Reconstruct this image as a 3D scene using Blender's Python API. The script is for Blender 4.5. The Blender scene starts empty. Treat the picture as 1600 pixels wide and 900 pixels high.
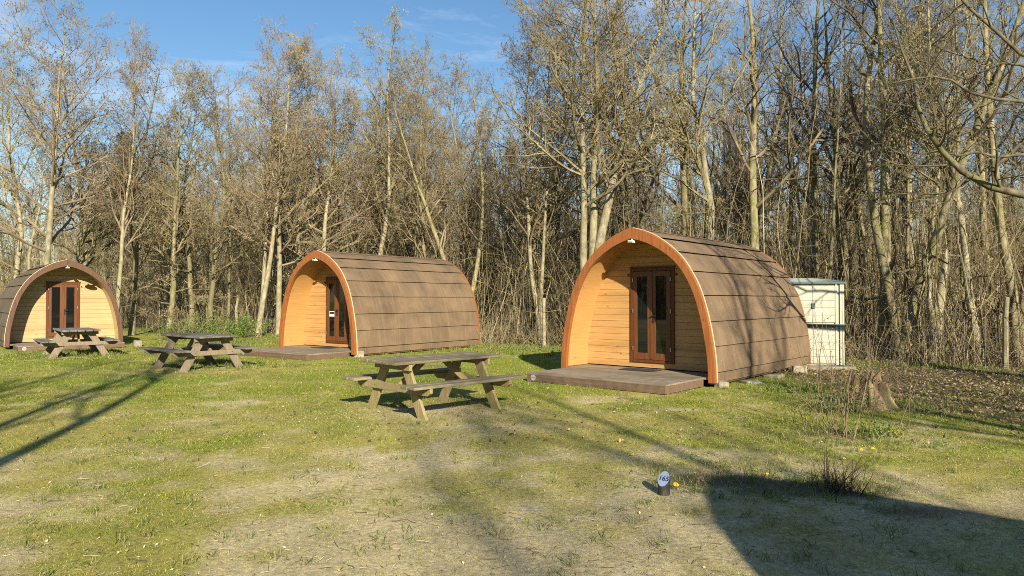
import bpy, math, random
import numpy as np
from mathutils import Vector

# ------------------------------------------------------------------ camera, sky, sun, exposure
S = bpy.context.scene
COL = S.collection
FPX, HOR, CAMH = 1080.0, 468.0, 1.5
cam = bpy.data.cameras.new('camera')
cam.sensor_width = 36.0
cam.lens = FPX / 1600 * 36.0
cam.clip_start = 0.05
cam.clip_end = 2000
cam_o = bpy.data.objects.new('camera', cam)
cam_o.location = (0, 0, CAMH)
cam_o.rotation_euler = (math.radians(90) + math.atan((HOR - 450) / FPX), 0, 0)
COL.objects.link(cam_o)
S.camera = cam_o

SUN_EL = math.radians(25.0)
SX, SY = 0.27, -0.963                      # horizontal direction towards the sun
n_ = math.hypot(SX, SY); SX /= n_; SY /= n_
sun = bpy.data.lights.new('sun', 'SUN')
sun.energy = 5.0
sun.angle = math.radians(0.53)
sun.color = (1.0, 0.885, 0.69)
sun_o = bpy.data.objects.new('sun', sun)
tosun = Vector((SX * math.cos(SUN_EL), SY * math.cos(SUN_EL), math.sin(SUN_EL)))
sun_o.rotation_euler = tosun.to_track_quat('Z', 'Y').to_euler()
COL.objects.link(sun_o)

world = bpy.data.worlds.new('World')
S.world = world
world.use_nodes = True
wt = world.node_tree
wt.nodes.clear()
wo = wt.nodes.new('ShaderNodeOutputWorld')
bg = wt.nodes.new('ShaderNodeBackground')
sky = wt.nodes.new('ShaderNodeTexSky')
sky.sky_type = 'NISHITA'
sky.sun_disc = False
sky.sun_elevation = SUN_EL
sky.sun_rotation = math.atan2(SX, SY)
sky.altitude = 0
sky.air_density = 1.25
sky.dust_density = 0.1
sky.ozone_density = 3.6
# thin cirrus wisps high over the wood, laid out on the sky direction
tcd = wt.nodes.new('ShaderNodeTexCoord')
mp = wt.nodes.new('ShaderNodeMapping')
mp.inputs['Rotation'].default_value = (0.35, 0.2, 0.4)
mp.inputs['Scale'].default_value = (1.6, 2.2, 7.5)
nz = wt.nodes.new('ShaderNodeTexNoise')
nz.inputs['Scale'].default_value = 1.9
nz.inputs['Detail'].default_value = 9
nz.inputs['Roughness'].default_value = 0.62
nz.inputs['Distortion'].default_value = 0.7
cr = wt.nodes.new('ShaderNodeValToRGB')
cr.color_ramp.elements[0].position = 0.50
cr.color_ramp.elements[0].color = (0, 0, 0, 1)
cr.color_ramp.elements[1].position = 0.80
cr.color_ramp.elements[1].color = (0.55, 0.55, 0.55, 1)
mixw = wt.nodes.new('ShaderNodeMixRGB')
mixw.inputs['Color2'].default_value = (7.5, 8.3, 9.4, 1)
wt.links.new(tcd.outputs['Generated'], mp.inputs['Vector'])
wt.links.new(mp.outputs['Vector'], nz.inputs['Vector'])
wt.links.new(nz.outputs['Fac'], cr.inputs['Fac'])
wt.links.new(cr.outputs['Color'], mixw.inputs['Fac'])
hsv = wt.nodes.new('ShaderNodeHueSaturation')
hsv.inputs['Saturation'].default_value = 1.12
hsv.inputs['Value'].default_value = 1.08
wt.links.new(sky.outputs['Color'], hsv.inputs['Color'])
wt.links.new(hsv.outputs['Color'], mixw.inputs['Color1'])
wt.links.new(mixw.outputs['Color'], bg.inputs['Color'])
wt.links.new(bg.outputs['Background'], wo.inputs['Surface'])
bg.inputs['Strength'].default_value = 0.060
S.view_settings.view_transform = 'Standard'
S.view_settings.look = 'None'
S.view_settings.gamma = 1
S.view_settings.use_curve_mapping = False
S.view_settings.exposure = 1.10
S.cycles.max_bounces = 6
S.cycles.diffuse_bounces = 3
S.cycles.use_denoising = False
S.cycles.pixel_filter_type = 'BLACKMAN_HARRIS'
S.cycles.filter_width = 1.0
S.cycles.denoiser = 'OPENIMAGEDENOISE'
S.cycles.denoising_prefilter = 'ACCURATE'

# ------------------------------------------------------------------ helpers
def tag(o, label=None, cat=None, group=None, kind=None):
    if label: o['label'] = label
    if cat: o['category'] = cat
    if group: o['group'] = group
    if kind: o['kind'] = kind
    return o

def empty(name, loc, rz=0.0):
    o = bpy.data.objects.new(name, None)
    o.empty_display_size = 0.2
    o.location = loc
    o.rotation_euler = (0, 0, rz)
    COL.objects.link(o)
    return o

def link_mesh(name, me, parent=None):
    o = bpy.data.objects.new(name, me)
    if parent is not None: o.parent = parent
    COL.objects.link(o)
    return o

def np_mesh(name, V, F, mat, smooth=False, col=None, attrs=None, mats=None, midx=None):
    """V (n,3); F list of int arrays (m,k)"""
    me = bpy.data.meshes.new(name)
    V = np.asarray(V, dtype=np.float32)
    F = [np.asarray(f, dtype=np.int32) for f in (F if isinstance(F, list) else [F]) if len(f)]
    me.vertices.add(len(V)); me.vertices.foreach_set('co', V.ravel())
    loops = np.concatenate([f.ravel() for f in F])
    tot = np.concatenate([np.full(len(f), f.shape[1], np.int32) for f in F])
    start = np.concatenate([[0], np.cumsum(tot)[:-1]]).astype(np.int32)
    me.loops.add(len(loops)); me.loops.foreach_set('vertex_index', loops)
    me.polygons.add(len(tot)); me.polygons.foreach_set('loop_start', start); me.polygons.foreach_set('loop_total', tot)
    me.polygons.foreach_set('use_smooth', np.full(len(tot), bool(smooth)))
    for m in (mats or [mat]): me.materials.append(m)
    if midx is not None: me.polygons.foreach_set('material_index', np.asarray(midx, np.int32))
    if col is not None:
        a = me.color_attributes.new('col', 'FLOAT_COLOR', 'POINT')
        c4 = np.ones((len(V), 4), np.float32); c4[:, :3] = col
        a.data.foreach_set('color', c4.ravel())
    for k, v in (attrs or {}).items():
        a = me.attributes.new(k, 'FLOAT', 'POINT'); a.data.foreach_set('value', np.asarray(v, np.float32))
    me.update(calc_edges=True)
    me.validate()
    return me

class MB:
    """collects boxes, sheets, tubes into one mesh"""
    def __init__(self): self.v = []; self.f = []
    def add(self, vs, fs):
        b = len(self.v); self.v += [tuple(v) for v in vs]; self.f += [tuple(i + b for i in f) for f in fs]
    def box(self, x0, x1, y0, y1, z0, z1, j=0.0):
        r = lambda: random.uniform(-j, j) if j else 0.0
        vs = [(x + r(), y + r(), z + r()) for x in (x0, x1) for y in (y0, y1) for z in (z0, z1)]
        self.add(vs, [(0, 1, 3, 2), (4, 6, 7, 5), (0, 4, 5, 1), (2, 3, 7, 6), (0, 2, 6, 4), (1, 5, 7, 3)])
    def bar(self, a, b, w, t, up=(0, 0, 1)):
        """box beam from a to b: w along (dir x up), t along the remaining axis"""
        a = Vector(a); b = Vector(b); d = (b - a).normalized()
        s = d.cross(Vector(up)).normalized(); n = s.cross(d).normalized()
        vs = []
        for p in (a, b):
            for i in (-1, 1):
                for k in (-1, 1): vs.append(p + s * (i * w / 2) + n * (k * t / 2))
        self.add(vs, [(0, 1, 3, 2), (4, 6, 7, 5), (0, 4, 5, 1), (2, 3, 7, 6), (0, 2, 6, 4), (1, 5, 7, 3)])
    def cyl(self, c, r, h, n=16, r2=None, axis='z'):
        r2 = r if r2 is None else r2
        vs = []
        for k, (rr, hh) in enumerate(((r, 0), (r2, h))):
            for i in range(n):
                a = 2 * math.pi * i / n; p = (rr * math.cos(a), rr * math.sin(a), hh)
                if axis == 'y': p = (p[0], -p[2], p[1])
                if axis == 'x': p = (p[2], p[0], p[1])
                vs.append((c[0] + p[0], c[1] + p[1], c[2] + p[2]))
        self.add(vs, [(i, (i + 1) % n, n + (i + 1) % n, n + i) for i in range(n)] + [tuple(range(n - 1, -1, -1)), tuple(range(n, 2 * n))])
    def build(self, name, mat, parent=None, bevel=0.0, smooth=False):
        me = bpy.data.meshes.new(name)
        me.from_pydata(self.v, [], self.f); me.materials.append(mat)
        me.update()
        if smooth: me.polygons.foreach_set('use_smooth', [True] * len(me.polygons))
        o = link_mesh(name, me, parent)
        if bevel:
            m = o.modifiers.new('bevel', 'BEVEL'); m.width = bevel; m.segments = 2; m.limit_method = 'ANGLE'
        return o

def unit(a): return a / np.maximum(np.linalg.norm(a, axis=-1, keepdims=True), 1e-9)

def tubes(P, R, sides, rng):
    """P (N,K,3) R (N,K) -> verts, quads"""
    N, K, _ = P.shape
    T = unit(np.gradient(P, axis=1))
    d = unit(P[:, -1] - P[:, 0])
    ref = unit(np.cross(d, rng.normal(size=(N, 3))))[:, None, :]
    U = unit(np.cross(T, np.broadcast_to(ref, T.shape))); W = np.cross(T, U)
    a = np.arange(sides) * 2 * np.pi / sides
    V = P[:, :, None, :] + R[:, :, None, None] * (np.cos(a)[None, None, :, None] * U[:, :, None, :] + np.sin(a)[None, None, :, None] * W[:, :, None, :])
    idx = np.arange(N * K * sides).reshape(N, K, sides)
    q = np.stack([idx[:, :-1], np.roll(idx, -1, 2)[:, :-1], np.roll(idx, -1, 2)[:, 1:], idx[:, 1:]], -1).reshape(-1, 4)
    return V.reshape(-1, 3), q

class Geo:
    def __init__(self): self.V = []; self.F = []; self.n = 0; self.C = []
    def add(self, V, F, col=None):
        self.V.append(V); self.F.append(np.asarray(F) + self.n); self.n += len(V)
        if col is not None: self.C.append(np.broadcast_to(col, (len(V), 3)))
    def mesh(self, name, mat, smooth=False, **k):
        return np_mesh(name, np.concatenate(self.V), self.F, mat, smooth, col=np.concatenate(self.C) if self.C else None, **k)

_rs = np.random.RandomState(5); _G = _rs.rand(256, 256)
def vnoise(x, y):
    xi = np.floor(x).astype(int); yi = np.floor(y).astype(int); fx = x - xi; fy = y - yi
    fx = fx * fx * (3 - 2 * fx); fy = fy * fy * (3 - 2 * fy)
    g = lambda a, b: _G[a & 255, b & 255]
    return (g(xi, yi) * (1 - fx) + g(xi + 1, yi) * fx) * (1 - fy) + (g(xi, yi + 1) * (1 - fx) + g(xi + 1, yi + 1) * fx) * fy
def fbm(x, y, s, o=4):
    r = 0; a = 1; t = 0
    for k in range(o):
        r = r + a * vnoise(x / s * 2 ** k + 17.3 * k, y / s * 2 ** k - 9.1 * k); t += a; a *= .55
    return r / t
def sstep(a, b, x):
    t = np.clip((x - a) / (b - a), 0, 1); return t * t * (3 - 2 * t)

# ------------------------------------------------------------------ materials
def mat(name, build):
    m = bpy.data.materials.new(name); m.use_nodes = True
    nt = m.node_tree; b = nt.nodes['Principled BSDF']
    build(nt, b); return m
def node(nt, t, **k):
    n = nt.nodes.new(t)
    for a, v in k.items():
        if a in n.inputs: n.inputs[a].default_value = v
        else: setattr(n, a, v)
    return n
def ramp(nt, stops):
    r = nt.nodes.new('ShaderNodeValToRGB'); e = r.color_ramp.elements
    while len(e) < len(stops): e.new(0.5)
    for i, (p, c) in enumerate(stops): e[i].position = p; e[i].color = (*c, 1)
    return r
def coords(nt, scale, kind='Object'):
    tc = nt.nodes.new('ShaderNodeTexCoord'); m = nt.nodes.new('ShaderNodeMapping'); m.inputs['Scale'].default_value = scale
    nt.links.new(tc.outputs[kind], m.inputs['Vector']); return m
def bump(nt, b, src, strength, dist=0.01):
    n = nt.nodes.new('ShaderNodeBump'); n.inputs['Strength'].default_value = strength; n.inputs['Distance'].default_value = dist
    nt.links.new(src, n.inputs['Height']); nt.links.new(n.outputs['Normal'], b.inputs['Normal'])

def noise_mat(name, stops, scale=(1, 1, 1), nscale=4, detail=6, rough=0.8, bmp=0.3, dist=0.01, distort=0.0, spec=0.3, second=None, rnd=0.0):
    def f(nt, b):
        m = coords(nt, scale)
        n = node(nt, 'ShaderNodeTexNoise', Scale=nscale, Detail=detail, Roughness=0.6, Distortion=distort)
        nt.links.new(m.outputs[0], n.inputs['Vector'])
        r = ramp(nt, stops); nt.links.new(n.outputs['Fac'], r.inputs['Fac'])
        out = r.outputs['Color']
        if second:                      # (noise scale, colour, lo, hi)
            m2 = coords(nt, (1, 1, 1)); n2 = node(nt, 'ShaderNodeTexNoise', Scale=second[0], Detail=5.0, Roughness=0.65)
            nt.links.new(m2.outputs[0], n2.inputs['Vector'])
            r2 = ramp(nt, [(second[2], (0, 0, 0)), (second[3], (1, 1, 1))]); nt.links.new(n2.outputs['Fac'], r2.inputs['Fac'])
            mx = nt.nodes.new('ShaderNodeMixRGB'); mx.inputs['Color2'].default_value = (*second[1], 1)
            nt.links.new(r2.outputs['Color'], mx.inputs['Fac']); nt.links.new(out, mx.inputs['Color1']); out = mx.outputs['Color']
        if rnd:
            oi = nt.nodes.new('ShaderNodeObjectInfo'); hs = nt.nodes.new('ShaderNodeHueSaturation')
            mr = node(nt, 'ShaderNodeMapRange'); mr.inputs['To Min'].default_value = 1 - rnd; mr.inputs['To Max'].default_value = 1 + rnd
            nt.links.new(oi.outputs['Random'], mr.inputs['Value']); nt.links.new(mr.outputs[0], hs.inputs['Value'])
            nt.links.new(out, hs.inputs['Color']); out = hs.outputs['Color']
        nt.links.new(out, b.inputs['Base Color'])
        b.inputs['Roughness'].default_value = rough; b.inputs['Specular IOR Level'].default_value = spec
        if bmp: bump(nt, b, n.outputs['Fac'], bmp, dist)
    return mat(name, f)

def grain_mat(name, dark, light, axis, rough=0.6, knots=None, bands=0.0, bandaxis=2, boardw=0.125, spec=0.3, extra=None):
    """timber: stretched grain along an object axis, knots, tone changing from board to board"""
    def f(nt, b):
        sc = [14, 14, 14]; sc[axis] = 0.7
        m = coords(nt, sc); n = node(nt, 'ShaderNodeTexNoise', Scale=3.0, Detail=7.0, Roughness=0.65, Distortion=0.3)
        nt.links.new(m.outputs[0], n.inputs['Vector'])
        r = ramp(nt, [(0.3, dark), (0.7, light)]); nt.links.new(n.outputs['Fac'], r.inputs['Fac']); out = r.outputs['Color']
        if bands:
            tc = nt.nodes.new('ShaderNodeTexCoord'); sx = nt.nodes.new('ShaderNodeSeparateXYZ'); nt.links.new(tc.outputs['Object'], sx.inputs[0])
            dv = nt.nodes.new('ShaderNodeMath'); dv.operation = 'DIVIDE'; dv.inputs[1].default_value = boardw; nt.links.new(sx.outputs[bandaxis], dv.inputs[0])
            fl = nt.nodes.new('ShaderNodeMath'); fl.operation = 'FLOOR'; nt.links.new(dv.outputs[0], fl.inputs[0])
            wn = nt.nodes.new('ShaderNodeTexWhiteNoise'); wn.noise_dimensions = '1D'; nt.links.new(fl.outputs[0], wn.inputs['W'])
            mr = node(nt, 'ShaderNodeMapRange'); mr.inputs['To Min'].default_value = 1 - bands; mr.inputs['To Max'].default_value = 1 + bands * .6
            nt.links.new(wn.outputs['Value'], mr.inputs['Value'])
            hs = nt.nodes.new('ShaderNodeHueSaturation'); nt.links.new(mr.outputs[0], hs.inputs['Value']); nt.links.new(out, hs.inputs['Color']); out = hs.outputs['Color']
        if knots:
            sk = [5.5, 5.5, 5.5]; sk[axis] = 2.6
            mk = coords(nt, sk); vo = node(nt, 'ShaderNodeTexVoronoi', Scale=1.0); vo.feature = 'F1'
            nt.links.new(mk.outputs[0], vo.inputs['Vector'])
            rk = ramp(nt, [(0.035, (1, 1, 1)), (0.10, (0, 0, 0))]); nt.links.new(vo.outputs['Distance'], rk.inputs['Fac'])
            mx = nt.nodes.new('ShaderNodeMixRGB'); mx.inputs['Color2'].default_value = (*knots, 1)
            nt.links.new(rk.outputs['Color'], mx.inputs['Fac']); nt.links.new(out, mx.inputs['Color1']); out = mx.outputs['Color']
        if extra:
            m2 = coords(nt, (1, 1, 1)); n2 = node(nt, 'ShaderNodeTexNoise', Scale=extra[0], Detail=5.0, Roughness=0.7)
            nt.links.new(m2.outputs[0], n2.inputs['Vector'])
            r2 = ramp(nt, [(extra[2], (0, 0, 0)), (extra[3], (1, 1, 1))]); nt.links.new(n2.outputs['Fac'], r2.inputs['Fac'])
            mx2 = nt.nodes.new('ShaderNodeMixRGB'); mx2.inputs['Color2'].default_value = (*extra[1], 1)
            nt.links.new(r2.outputs['Color'], mx2.inputs['Fac']); nt.links.new(out, mx2.inputs['Color1']); out = mx2.outputs['Color']
        nt.links.new(out, b.inputs['Base Color'])
        b.inputs['Roughness'].default_value = rough; b.inputs['Specular IOR Level'].default_value = spec
        bump(nt, b, n.outputs['Fac'], 0.25, 0.004)
    return mat(name, f)

def plain(name, c, rough=0.5, metal=0.0, spec=0.5, var=0.12):
    return noise_mat(name, [(0.3, tuple(x * (1 - var) for x in c)), (0.7, tuple(min(1, x * (1 + var)) for x in c))], nscale=9, rough=rough, bmp=0.0, spec=spec) if not metal else mat(name, lambda nt, b: (b.inputs['Base Color'].__setattr__('default_value', (*c, 1)), b.inputs['Metallic'].__setattr__('default_value', metal), b.inputs['Roughness'].__setattr__('default_value', rough)))

def attr_mat(name, rough=0.7, trans=0.0, spec=0.2):
    def f(nt, b):
        a = nt.nodes.new('ShaderNodeAttribute'); a.attribute_name = 'col'
        nt.links.new(a.outputs['Color'], b.inputs['Base Color'])
        b.inputs['Roughness'].default_value = rough; b.inputs['Specular IOR Level'].default_value = spec
        if trans:
            tr = nt.nodes.new('ShaderNodeBsdfTranslucent'); nt.links.new(a.outputs['Color'], tr.inputs['Color'])
            mx = nt.nodes.new('ShaderNodeMixShader'); mx.inputs[0].default_value = trans
            nt.links.new(b.outputs[0], mx.inputs[1]); nt.links.new(tr.outputs[0], mx.inputs[2])
            nt.links.new(mx.outputs[0], nt.nodes['Material Output'].inputs['Surface'])
    return mat(name, f)

M = {}
M['pine_wall'] = grain_mat('pine_wall', (0.36, 0.20, 0.068), (0.49, 0.295, 0.115), 0, rough=0.5, knots=(0.22, 0.10, 0.035), bands=0.12, boardw=0.128)
M['pine_pale'] = grain_mat('pine_pale', (0.33, 0.24, 0.11), (0.43, 0.325, 0.165), 0, rough=0.55, knots=(0.22, 0.13, 0.05), bands=0.12, boardw=0.128)
M['pine_lining'] = grain_mat('pine_lining', (0.37, 0.195, 0.06), (0.48, 0.27, 0.095), 1, rough=0.5, knots=(0.25, 0.11, 0.04))
M['lining_pale'] = grain_mat('lining_pale', (0.38, 0.27, 0.12), (0.49, 0.37, 0.18), 1, rough=0.5, knots=(0.25, 0.13, 0.05))
M['arch_orange'] = grain_mat('arch_orange', (0.19, 0.062, 0.017), (0.32, 0.115, 0.032), 2, rough=0.42, knots=(0.14, 0.045, 0.012), spec=0.45)
M['arch_brown'] = grain_mat('arch_brown', (0.07, 0.035, 0.02), (0.135, 0.068, 0.038), 2, rough=0.5, knots=(0.09, 0.03, 0.015), spec=0.4)
M['door_wood'] = grain_mat('door_wood', (0.082, 0.029, 0.010), (0.155, 0.058, 0.018), 2, rough=0.4, spec=0.45)
M['door_frame_wood'] = grain_mat('door_frame_wood', (0.075, 0.024, 0.01), (0.13, 0.044, 0.017), 2, rough=0.45)
M['deck_wood'] = grain_mat('deck_wood', (0.16, 0.13, 0.095), (0.29, 0.245, 0.185), 0, rough=0.75, bands=0.22, bandaxis=1, boardw=0.145, extra=(2.5, (0.12, 0.10, 0.055), 0.5, 0.75))
M['deck_fascia'] = grain_mat('deck_fascia', (0.11, 0.07, 0.045), (0.19, 0.13, 0.088), 0, rough=0.75, extra=(3.0, (0.10, 0.065, 0.035), 0.5, 0.75))
M['beam_dark'] = grain_mat('beam_dark', (0.07, 0.038, 0.022), (0.14, 0.08, 0.05), 1, rough=0.8)
M['weathered_top'] = grain_mat('weathered_top', (0.12, 0.10, 0.062), (0.29, 0.25, 0.165), 0, rough=0.85, bands=0.2, bandaxis=1, boardw=0.155, extra=(6.0, (0.10, 0.10, 0.06), 0.48, 0.72))
M['weathered_leg'] = grain_mat('weathered_leg', (0.19, 0.145, 0.07), (0.34, 0.27, 0.15), 2, rough=0.8, extra=(4.0, (0.20, 0.19, 0.06), 0.45, 0.72))
M['weathered_dark'] = grain_mat('weathered_dark', (0.085, 0.08, 0.072), (0.24, 0.225, 0.20), 0, rough=0.85, bands=0.2, bandaxis=1, boardw=0.155, extra=(6.0, (0.06, 0.06, 0.05), 0.48, 0.72))
M['weathered_leg_grey'] = grain_mat('weathered_leg_grey', (0.14, 0.11, 0.078), (0.27, 0.215, 0.155), 2, rough=0.8, extra=(4.0, (0.15, 0.13, 0.09), 0.45, 0.72))
M['pale_trim'] = plain('pale_trim', (0.62, 0.50, 0.33), 0.5)
M['white_plastic'] = plain('white_plastic', (0.72, 0.70, 0.60), 0.45)
M['black_metal'] = plain('black_metal', (0.015, 0.015, 0.015), 0.4)
M['steel'] = plain('steel', (0.45, 0.43, 0.40), 0.35, metal=1.0)
M['rubber'] = plain('rubber', (0.02, 0.02, 0.022), 0.85)
M['emblem_grey'] = plain('emblem_grey', (0.30, 0.30, 0.30), 0.5)
M['emblem_mark'] = plain('emblem_mark', (0.12, 0.12, 0.13), 0.5)
M['sign_blue'] = plain('sign_blue', (0.24, 0.30, 0.44), 0.4, var=0.04)
M['sign_ink'] = plain('sign_ink', (0.015, 0.018, 0.04), 0.5)
M['post_plastic'] = noise_mat('post_plastic', [(0.3, (0.016, 0.022, 0.02)), (0.7, (0.035, 0.042, 0.038))], nscale=30, rough=0.6, second=(12.0, (0.05, 0.05, 0.035), 0.5, 0.7))
M['shed_cream'] = noise_mat('shed_cream', [(0.3, (0.29, 0.295, 0.235)), (0.7, (0.365, 0.37, 0.31))], nscale=3, rough=0.45, bmp=0.0, second=(2.2, (0.30, 0.31, 0.22), 0.5, 0.75))
M['shed_green'] = plain('shed_green', (0.03, 0.06, 0.06), 0.45)
M['concrete'] = noise_mat('concrete', [(0.3, (0.15, 0.135, 0.10)), (0.7, (0.30, 0.27, 0.21))], nscale=14, rough=0.9, bmp=0.5)
M['paper'] = plain('paper', (0.75, 0.75, 0.72), 0.7)
M['dandelion_yellow'] = plain('dandelion_yellow', (0.80, 0.55, 0.008), 0.6)
M['stem_green'] = plain('stem_green', (0.10, 0.17, 0.03), 0.6)
M['curtain'] = plain('curtain', (0.20, 0.22, 0.2), 0.9)
M['grass'] = attr_mat('grass', 0.65, 0.35)
M['leaf'] = attr_mat('leaf', 0.6, 0.25)
M['dry_leaf'] = attr_mat('dry_leaf', 0.8, 0.15)
M['stem'] = attr_mat('stem', 0.8)
M['bark'] = noise_mat('bark', [(0.25, (0.075, 0.062, 0.034)), (0.5, (0.19, 0.162, 0.095)), (0.75, (0.32, 0.285, 0.18))], scale=(1, 1, .35), nscale=9, detail=9, rough=0.9, bmp=0.7, dist=0.02, second=(2.4, (0.13, 0.135, 0.04), 0.44, 0.68), rnd=0.25)
M['bark_pale'] = noise_mat('bark_pale', [(0.25, (0.11, 0.092, 0.052)), (0.5, (0.26, 0.228, 0.145)), (0.78, (0.42, 0.38, 0.26))], scale=(1, 1, .5), nscale=8, detail=9, rough=0.85, bmp=0.6, dist=0.02, second=(2.0, (0.17, 0.17, 0.055), 0.48, 0.72), rnd=0.2)
M['bark_dark'] = noise_mat('bark_dark', [(0.25, (0.045, 0.036, 0.024)), (0.5, (0.105, 0.088, 0.055)), (0.75, (0.20, 0.172, 0.11))], scale=(1, 1, .35), nscale=9, detail=9, rough=0.9, bmp=0.7, dist=0.02, second=(2.2, (0.12, 0.13, 0.05), 0.46, 0.7), rnd=0.25)
def twig(name, a, b, c): return noise_mat(name, [(0.3, a), (0.5, b), (0.72, c)], nscale=1.4, detail=3, rough=0.85, bmp=0.0, rnd=0.2)
M['twig_brown'] = twig('twig_brown', (0.095, 0.072, 0.038), (0.175, 0.14, 0.075), (0.28, 0.235, 0.135))
M['twig_purple'] = twig('twig_purple', (0.10, 0.075, 0.046), (0.19, 0.146, 0.09), (0.30, 0.245, 0.155))
M['twig_olive'] = twig('twig_olive', (0.09, 0.075, 0.035), (0.18, 0.155, 0.08), (0.29, 0.25, 0.14))
M['twig_dark'] = twig('twig_dark', (0.07, 0.055, 0.033), (0.135, 0.108, 0.066), (0.23, 0.19, 0.12))

def glass_mat():
    def f(nt, b):
        b.inputs['Base Color'].default_value = (0.008, 0.009, 0.009, 1)
        b.inputs['Roughness'].default_value = 0.02
        b.inputs['IOR'].default_value = 1.5
        b.inputs['Specular IOR Level'].default_value = 0.6
        b.inputs['Transmission Weight'].default_value = 0.0
        m = coords(nt, (1, 1, 1)); n = node(nt, 'ShaderNodeTexNoise', Scale=2.0, Detail=1.0)
        nt.links.new(m.outputs[0], n.inputs['Vector']); bump(nt, b, n.outputs['Fac'], 0.05, 0.01)
    return mat('glass', f)
M['glass'] = glass_mat()

def roof_mat(name, a, bcol):
    def f(nt, b):
        m = coords(nt, (1, 1, 1))
        n = node(nt, 'ShaderNodeTexNoise', Scale=170.0, Detail=2.0, Roughness=0.7); nt.links.new(m.outputs[0], n.inputs['Vector'])
        r = ramp(nt, [(0.3, a), (0.7, bcol)]); nt.links.new(n.outputs['Fac'], r.inputs['Fac'])
        n2 = node(nt, 'ShaderNodeTexNoise', Scale=1.3, Detail=6.0, Roughness=0.6, Distortion=0.5); nt.links.new(m.outputs[0], n2.inputs['Vector'])
        r2 = ramp(nt, [(0.3, (0.72, 0.71, 0.69)), (0.7, (1.34, 1.28, 1.17))]); nt.links.new(n2.outputs['Fac'], r2.inputs['Fac'])
        mx = nt.nodes.new('ShaderNodeMixRGB'); mx.blend_type = 'MULTIPLY'; mx.inputs['Fac'].default_value = 1
        nt.links.new(r.outputs['Color'], mx.inputs['Color1']); nt.links.new(r2.outputs['Color'], mx.inputs['Color2'])
        # pale streaks that ran down with the rain, and small lichen specks
        m3 = coords(nt, (0.4, 16, 0.5)); n3 = node(nt, 'ShaderNodeTexNoise', Scale=1.0, Detail=4.0, Roughness=0.7); nt.links.new(m3.outputs[0], n3.inputs['Vector'])
        r3 = ramp(nt, [(0.5, (0, 0, 0)), (0.8, (0.28, 0.28, 0.28))]); nt.links.new(n3.outputs['Fac'], r3.inputs['Fac'])
        mx3 = nt.nodes.new('ShaderNodeMixRGB'); mx3.inputs['Color2'].default_value = (0.34, 0.29, 0.20, 1)
        nt.links.new(r3.outputs['Color'], mx3.inputs['Fac']); nt.links.new(mx.outputs['Color'], mx3.inputs['Color1'])
        vo = node(nt, 'ShaderNodeTexVoronoi', Scale=9.0); nt.links.new(m.outputs[0], vo.inputs['Vector'])
        r4 = ramp(nt, [(0.05, (0.7, 0.7, 0.7)), (0.09, (0, 0, 0))]); nt.links.new(vo.outputs['Distance'], r4.inputs['Fac'])
        mx4 = nt.nodes.new('ShaderNodeMixRGB'); mx4.inputs['Color2'].default_value = (0.36, 0.33, 0.24, 1)
        nt.links.new(r4.outputs['Color'], mx4.inputs['Fac']); nt.links.new(mx3.outputs['Color'], mx4.inputs['Color1'])
        nt.links.new(mx4.outputs['Color'], b.inputs['Base Color'])
        b.inputs['Roughness'].default_value = 0.85; b.inputs['Specular IOR Level'].default_value = 0.25
        bump(nt, b, n.outputs['Fac'], 0.35, 0.004)
    return mat(name, f)
M['roof_felt'] = roof_mat('roof_felt', (0.10, 0.07, 0.045), (0.185, 0.135, 0.09))
M['roof_felt_red'] = roof_mat('roof_felt_red', (0.075, 0.058, 0.042), (0.14, 0.11, 0.08))

# ------------------------------------------------------------------ ground
def fence_y(x): return 15.06 - 0.68 * (x - 10.7)
def elev(x, y):
    e = 0.03 * (fbm(x, y, 6.0, 3) - .6) + 0.012 * (fbm(x + 50, y, .5, 3) - .5)
    e = e + 0.22 * sstep(0, 10, y - fence_y(x)) * fbm(x, y, 5.0, 3)
    return e
def f_bare(x, y):           # worn sandy soil
    b = .55 * fbm(x, y, 1.3, 5) + .45 * fbm(x + 70, y, .45, 3)
    near = sstep(8.0, 3.2, y) * .19
    v = .80 * sstep(.50, .74, b + near - .10 * sstep(8, 14, y))
    for (cx, cy, rx, ry, s) in ((-1.0, 9.3, 1.1, .8, .9), (-1.3, 6.6, .28, .12, 1.2), (2.1, 5.9, 1.1, .35, 1.0), (3.2, 5.0, .9, .4, .8), (-.3, 8.2, 1.2, .35, .6), (3.9, 7.7, .6, .35, .7), (-6.9, 15.0, .9, .7, .6), (1.2, 5.3, .5, .3, .8), (3.0, 4.2, 1.6, .5, .55), (1.2, 3.6, 1.3, .6, .6)):
        v = np.maximum(v, s * np.exp(-(((x - cx) / rx) ** 2 + ((y - cy) / ry) ** 2)) * (0.5 + b))
    return np.clip(v, 0, 1)
def f_soil(x, y):           # dark turned earth round the cut clump and the bare shrub
    n = .5 + fbm(x, y, .45, 4); v = 0
    for (cx, cy, rx, ry, sv) in ((1.75, 5.75, .55, .26, .9), (2.45, 5.5, .75, .30, 1.0), (3.7, 7.8, .6, .35, .9), (5.0, 9.7, .8, .5, .8), (3.0, 4.9, .8, .25, .5)):
        v = np.maximum(v, sv * n * np.exp(-(((x - cx) / rx) ** 2 + ((y - cy) / ry) ** 2) ** 1.5))
    return sstep(.25, .75, v)
def f_lush(x, y):
    v = .9 * sstep(.44, .78, (.6 * fbm(x + 30, y + 11, 1.4, 4) + .4 * fbm(x, y + 60, .5, 3)) + .20 * sstep(7.5, 12, y) + .12 * sstep(2, 5, x))
    return np.clip(v * (1 - .75 * f_bare(x, y)), 0, 1)
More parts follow.
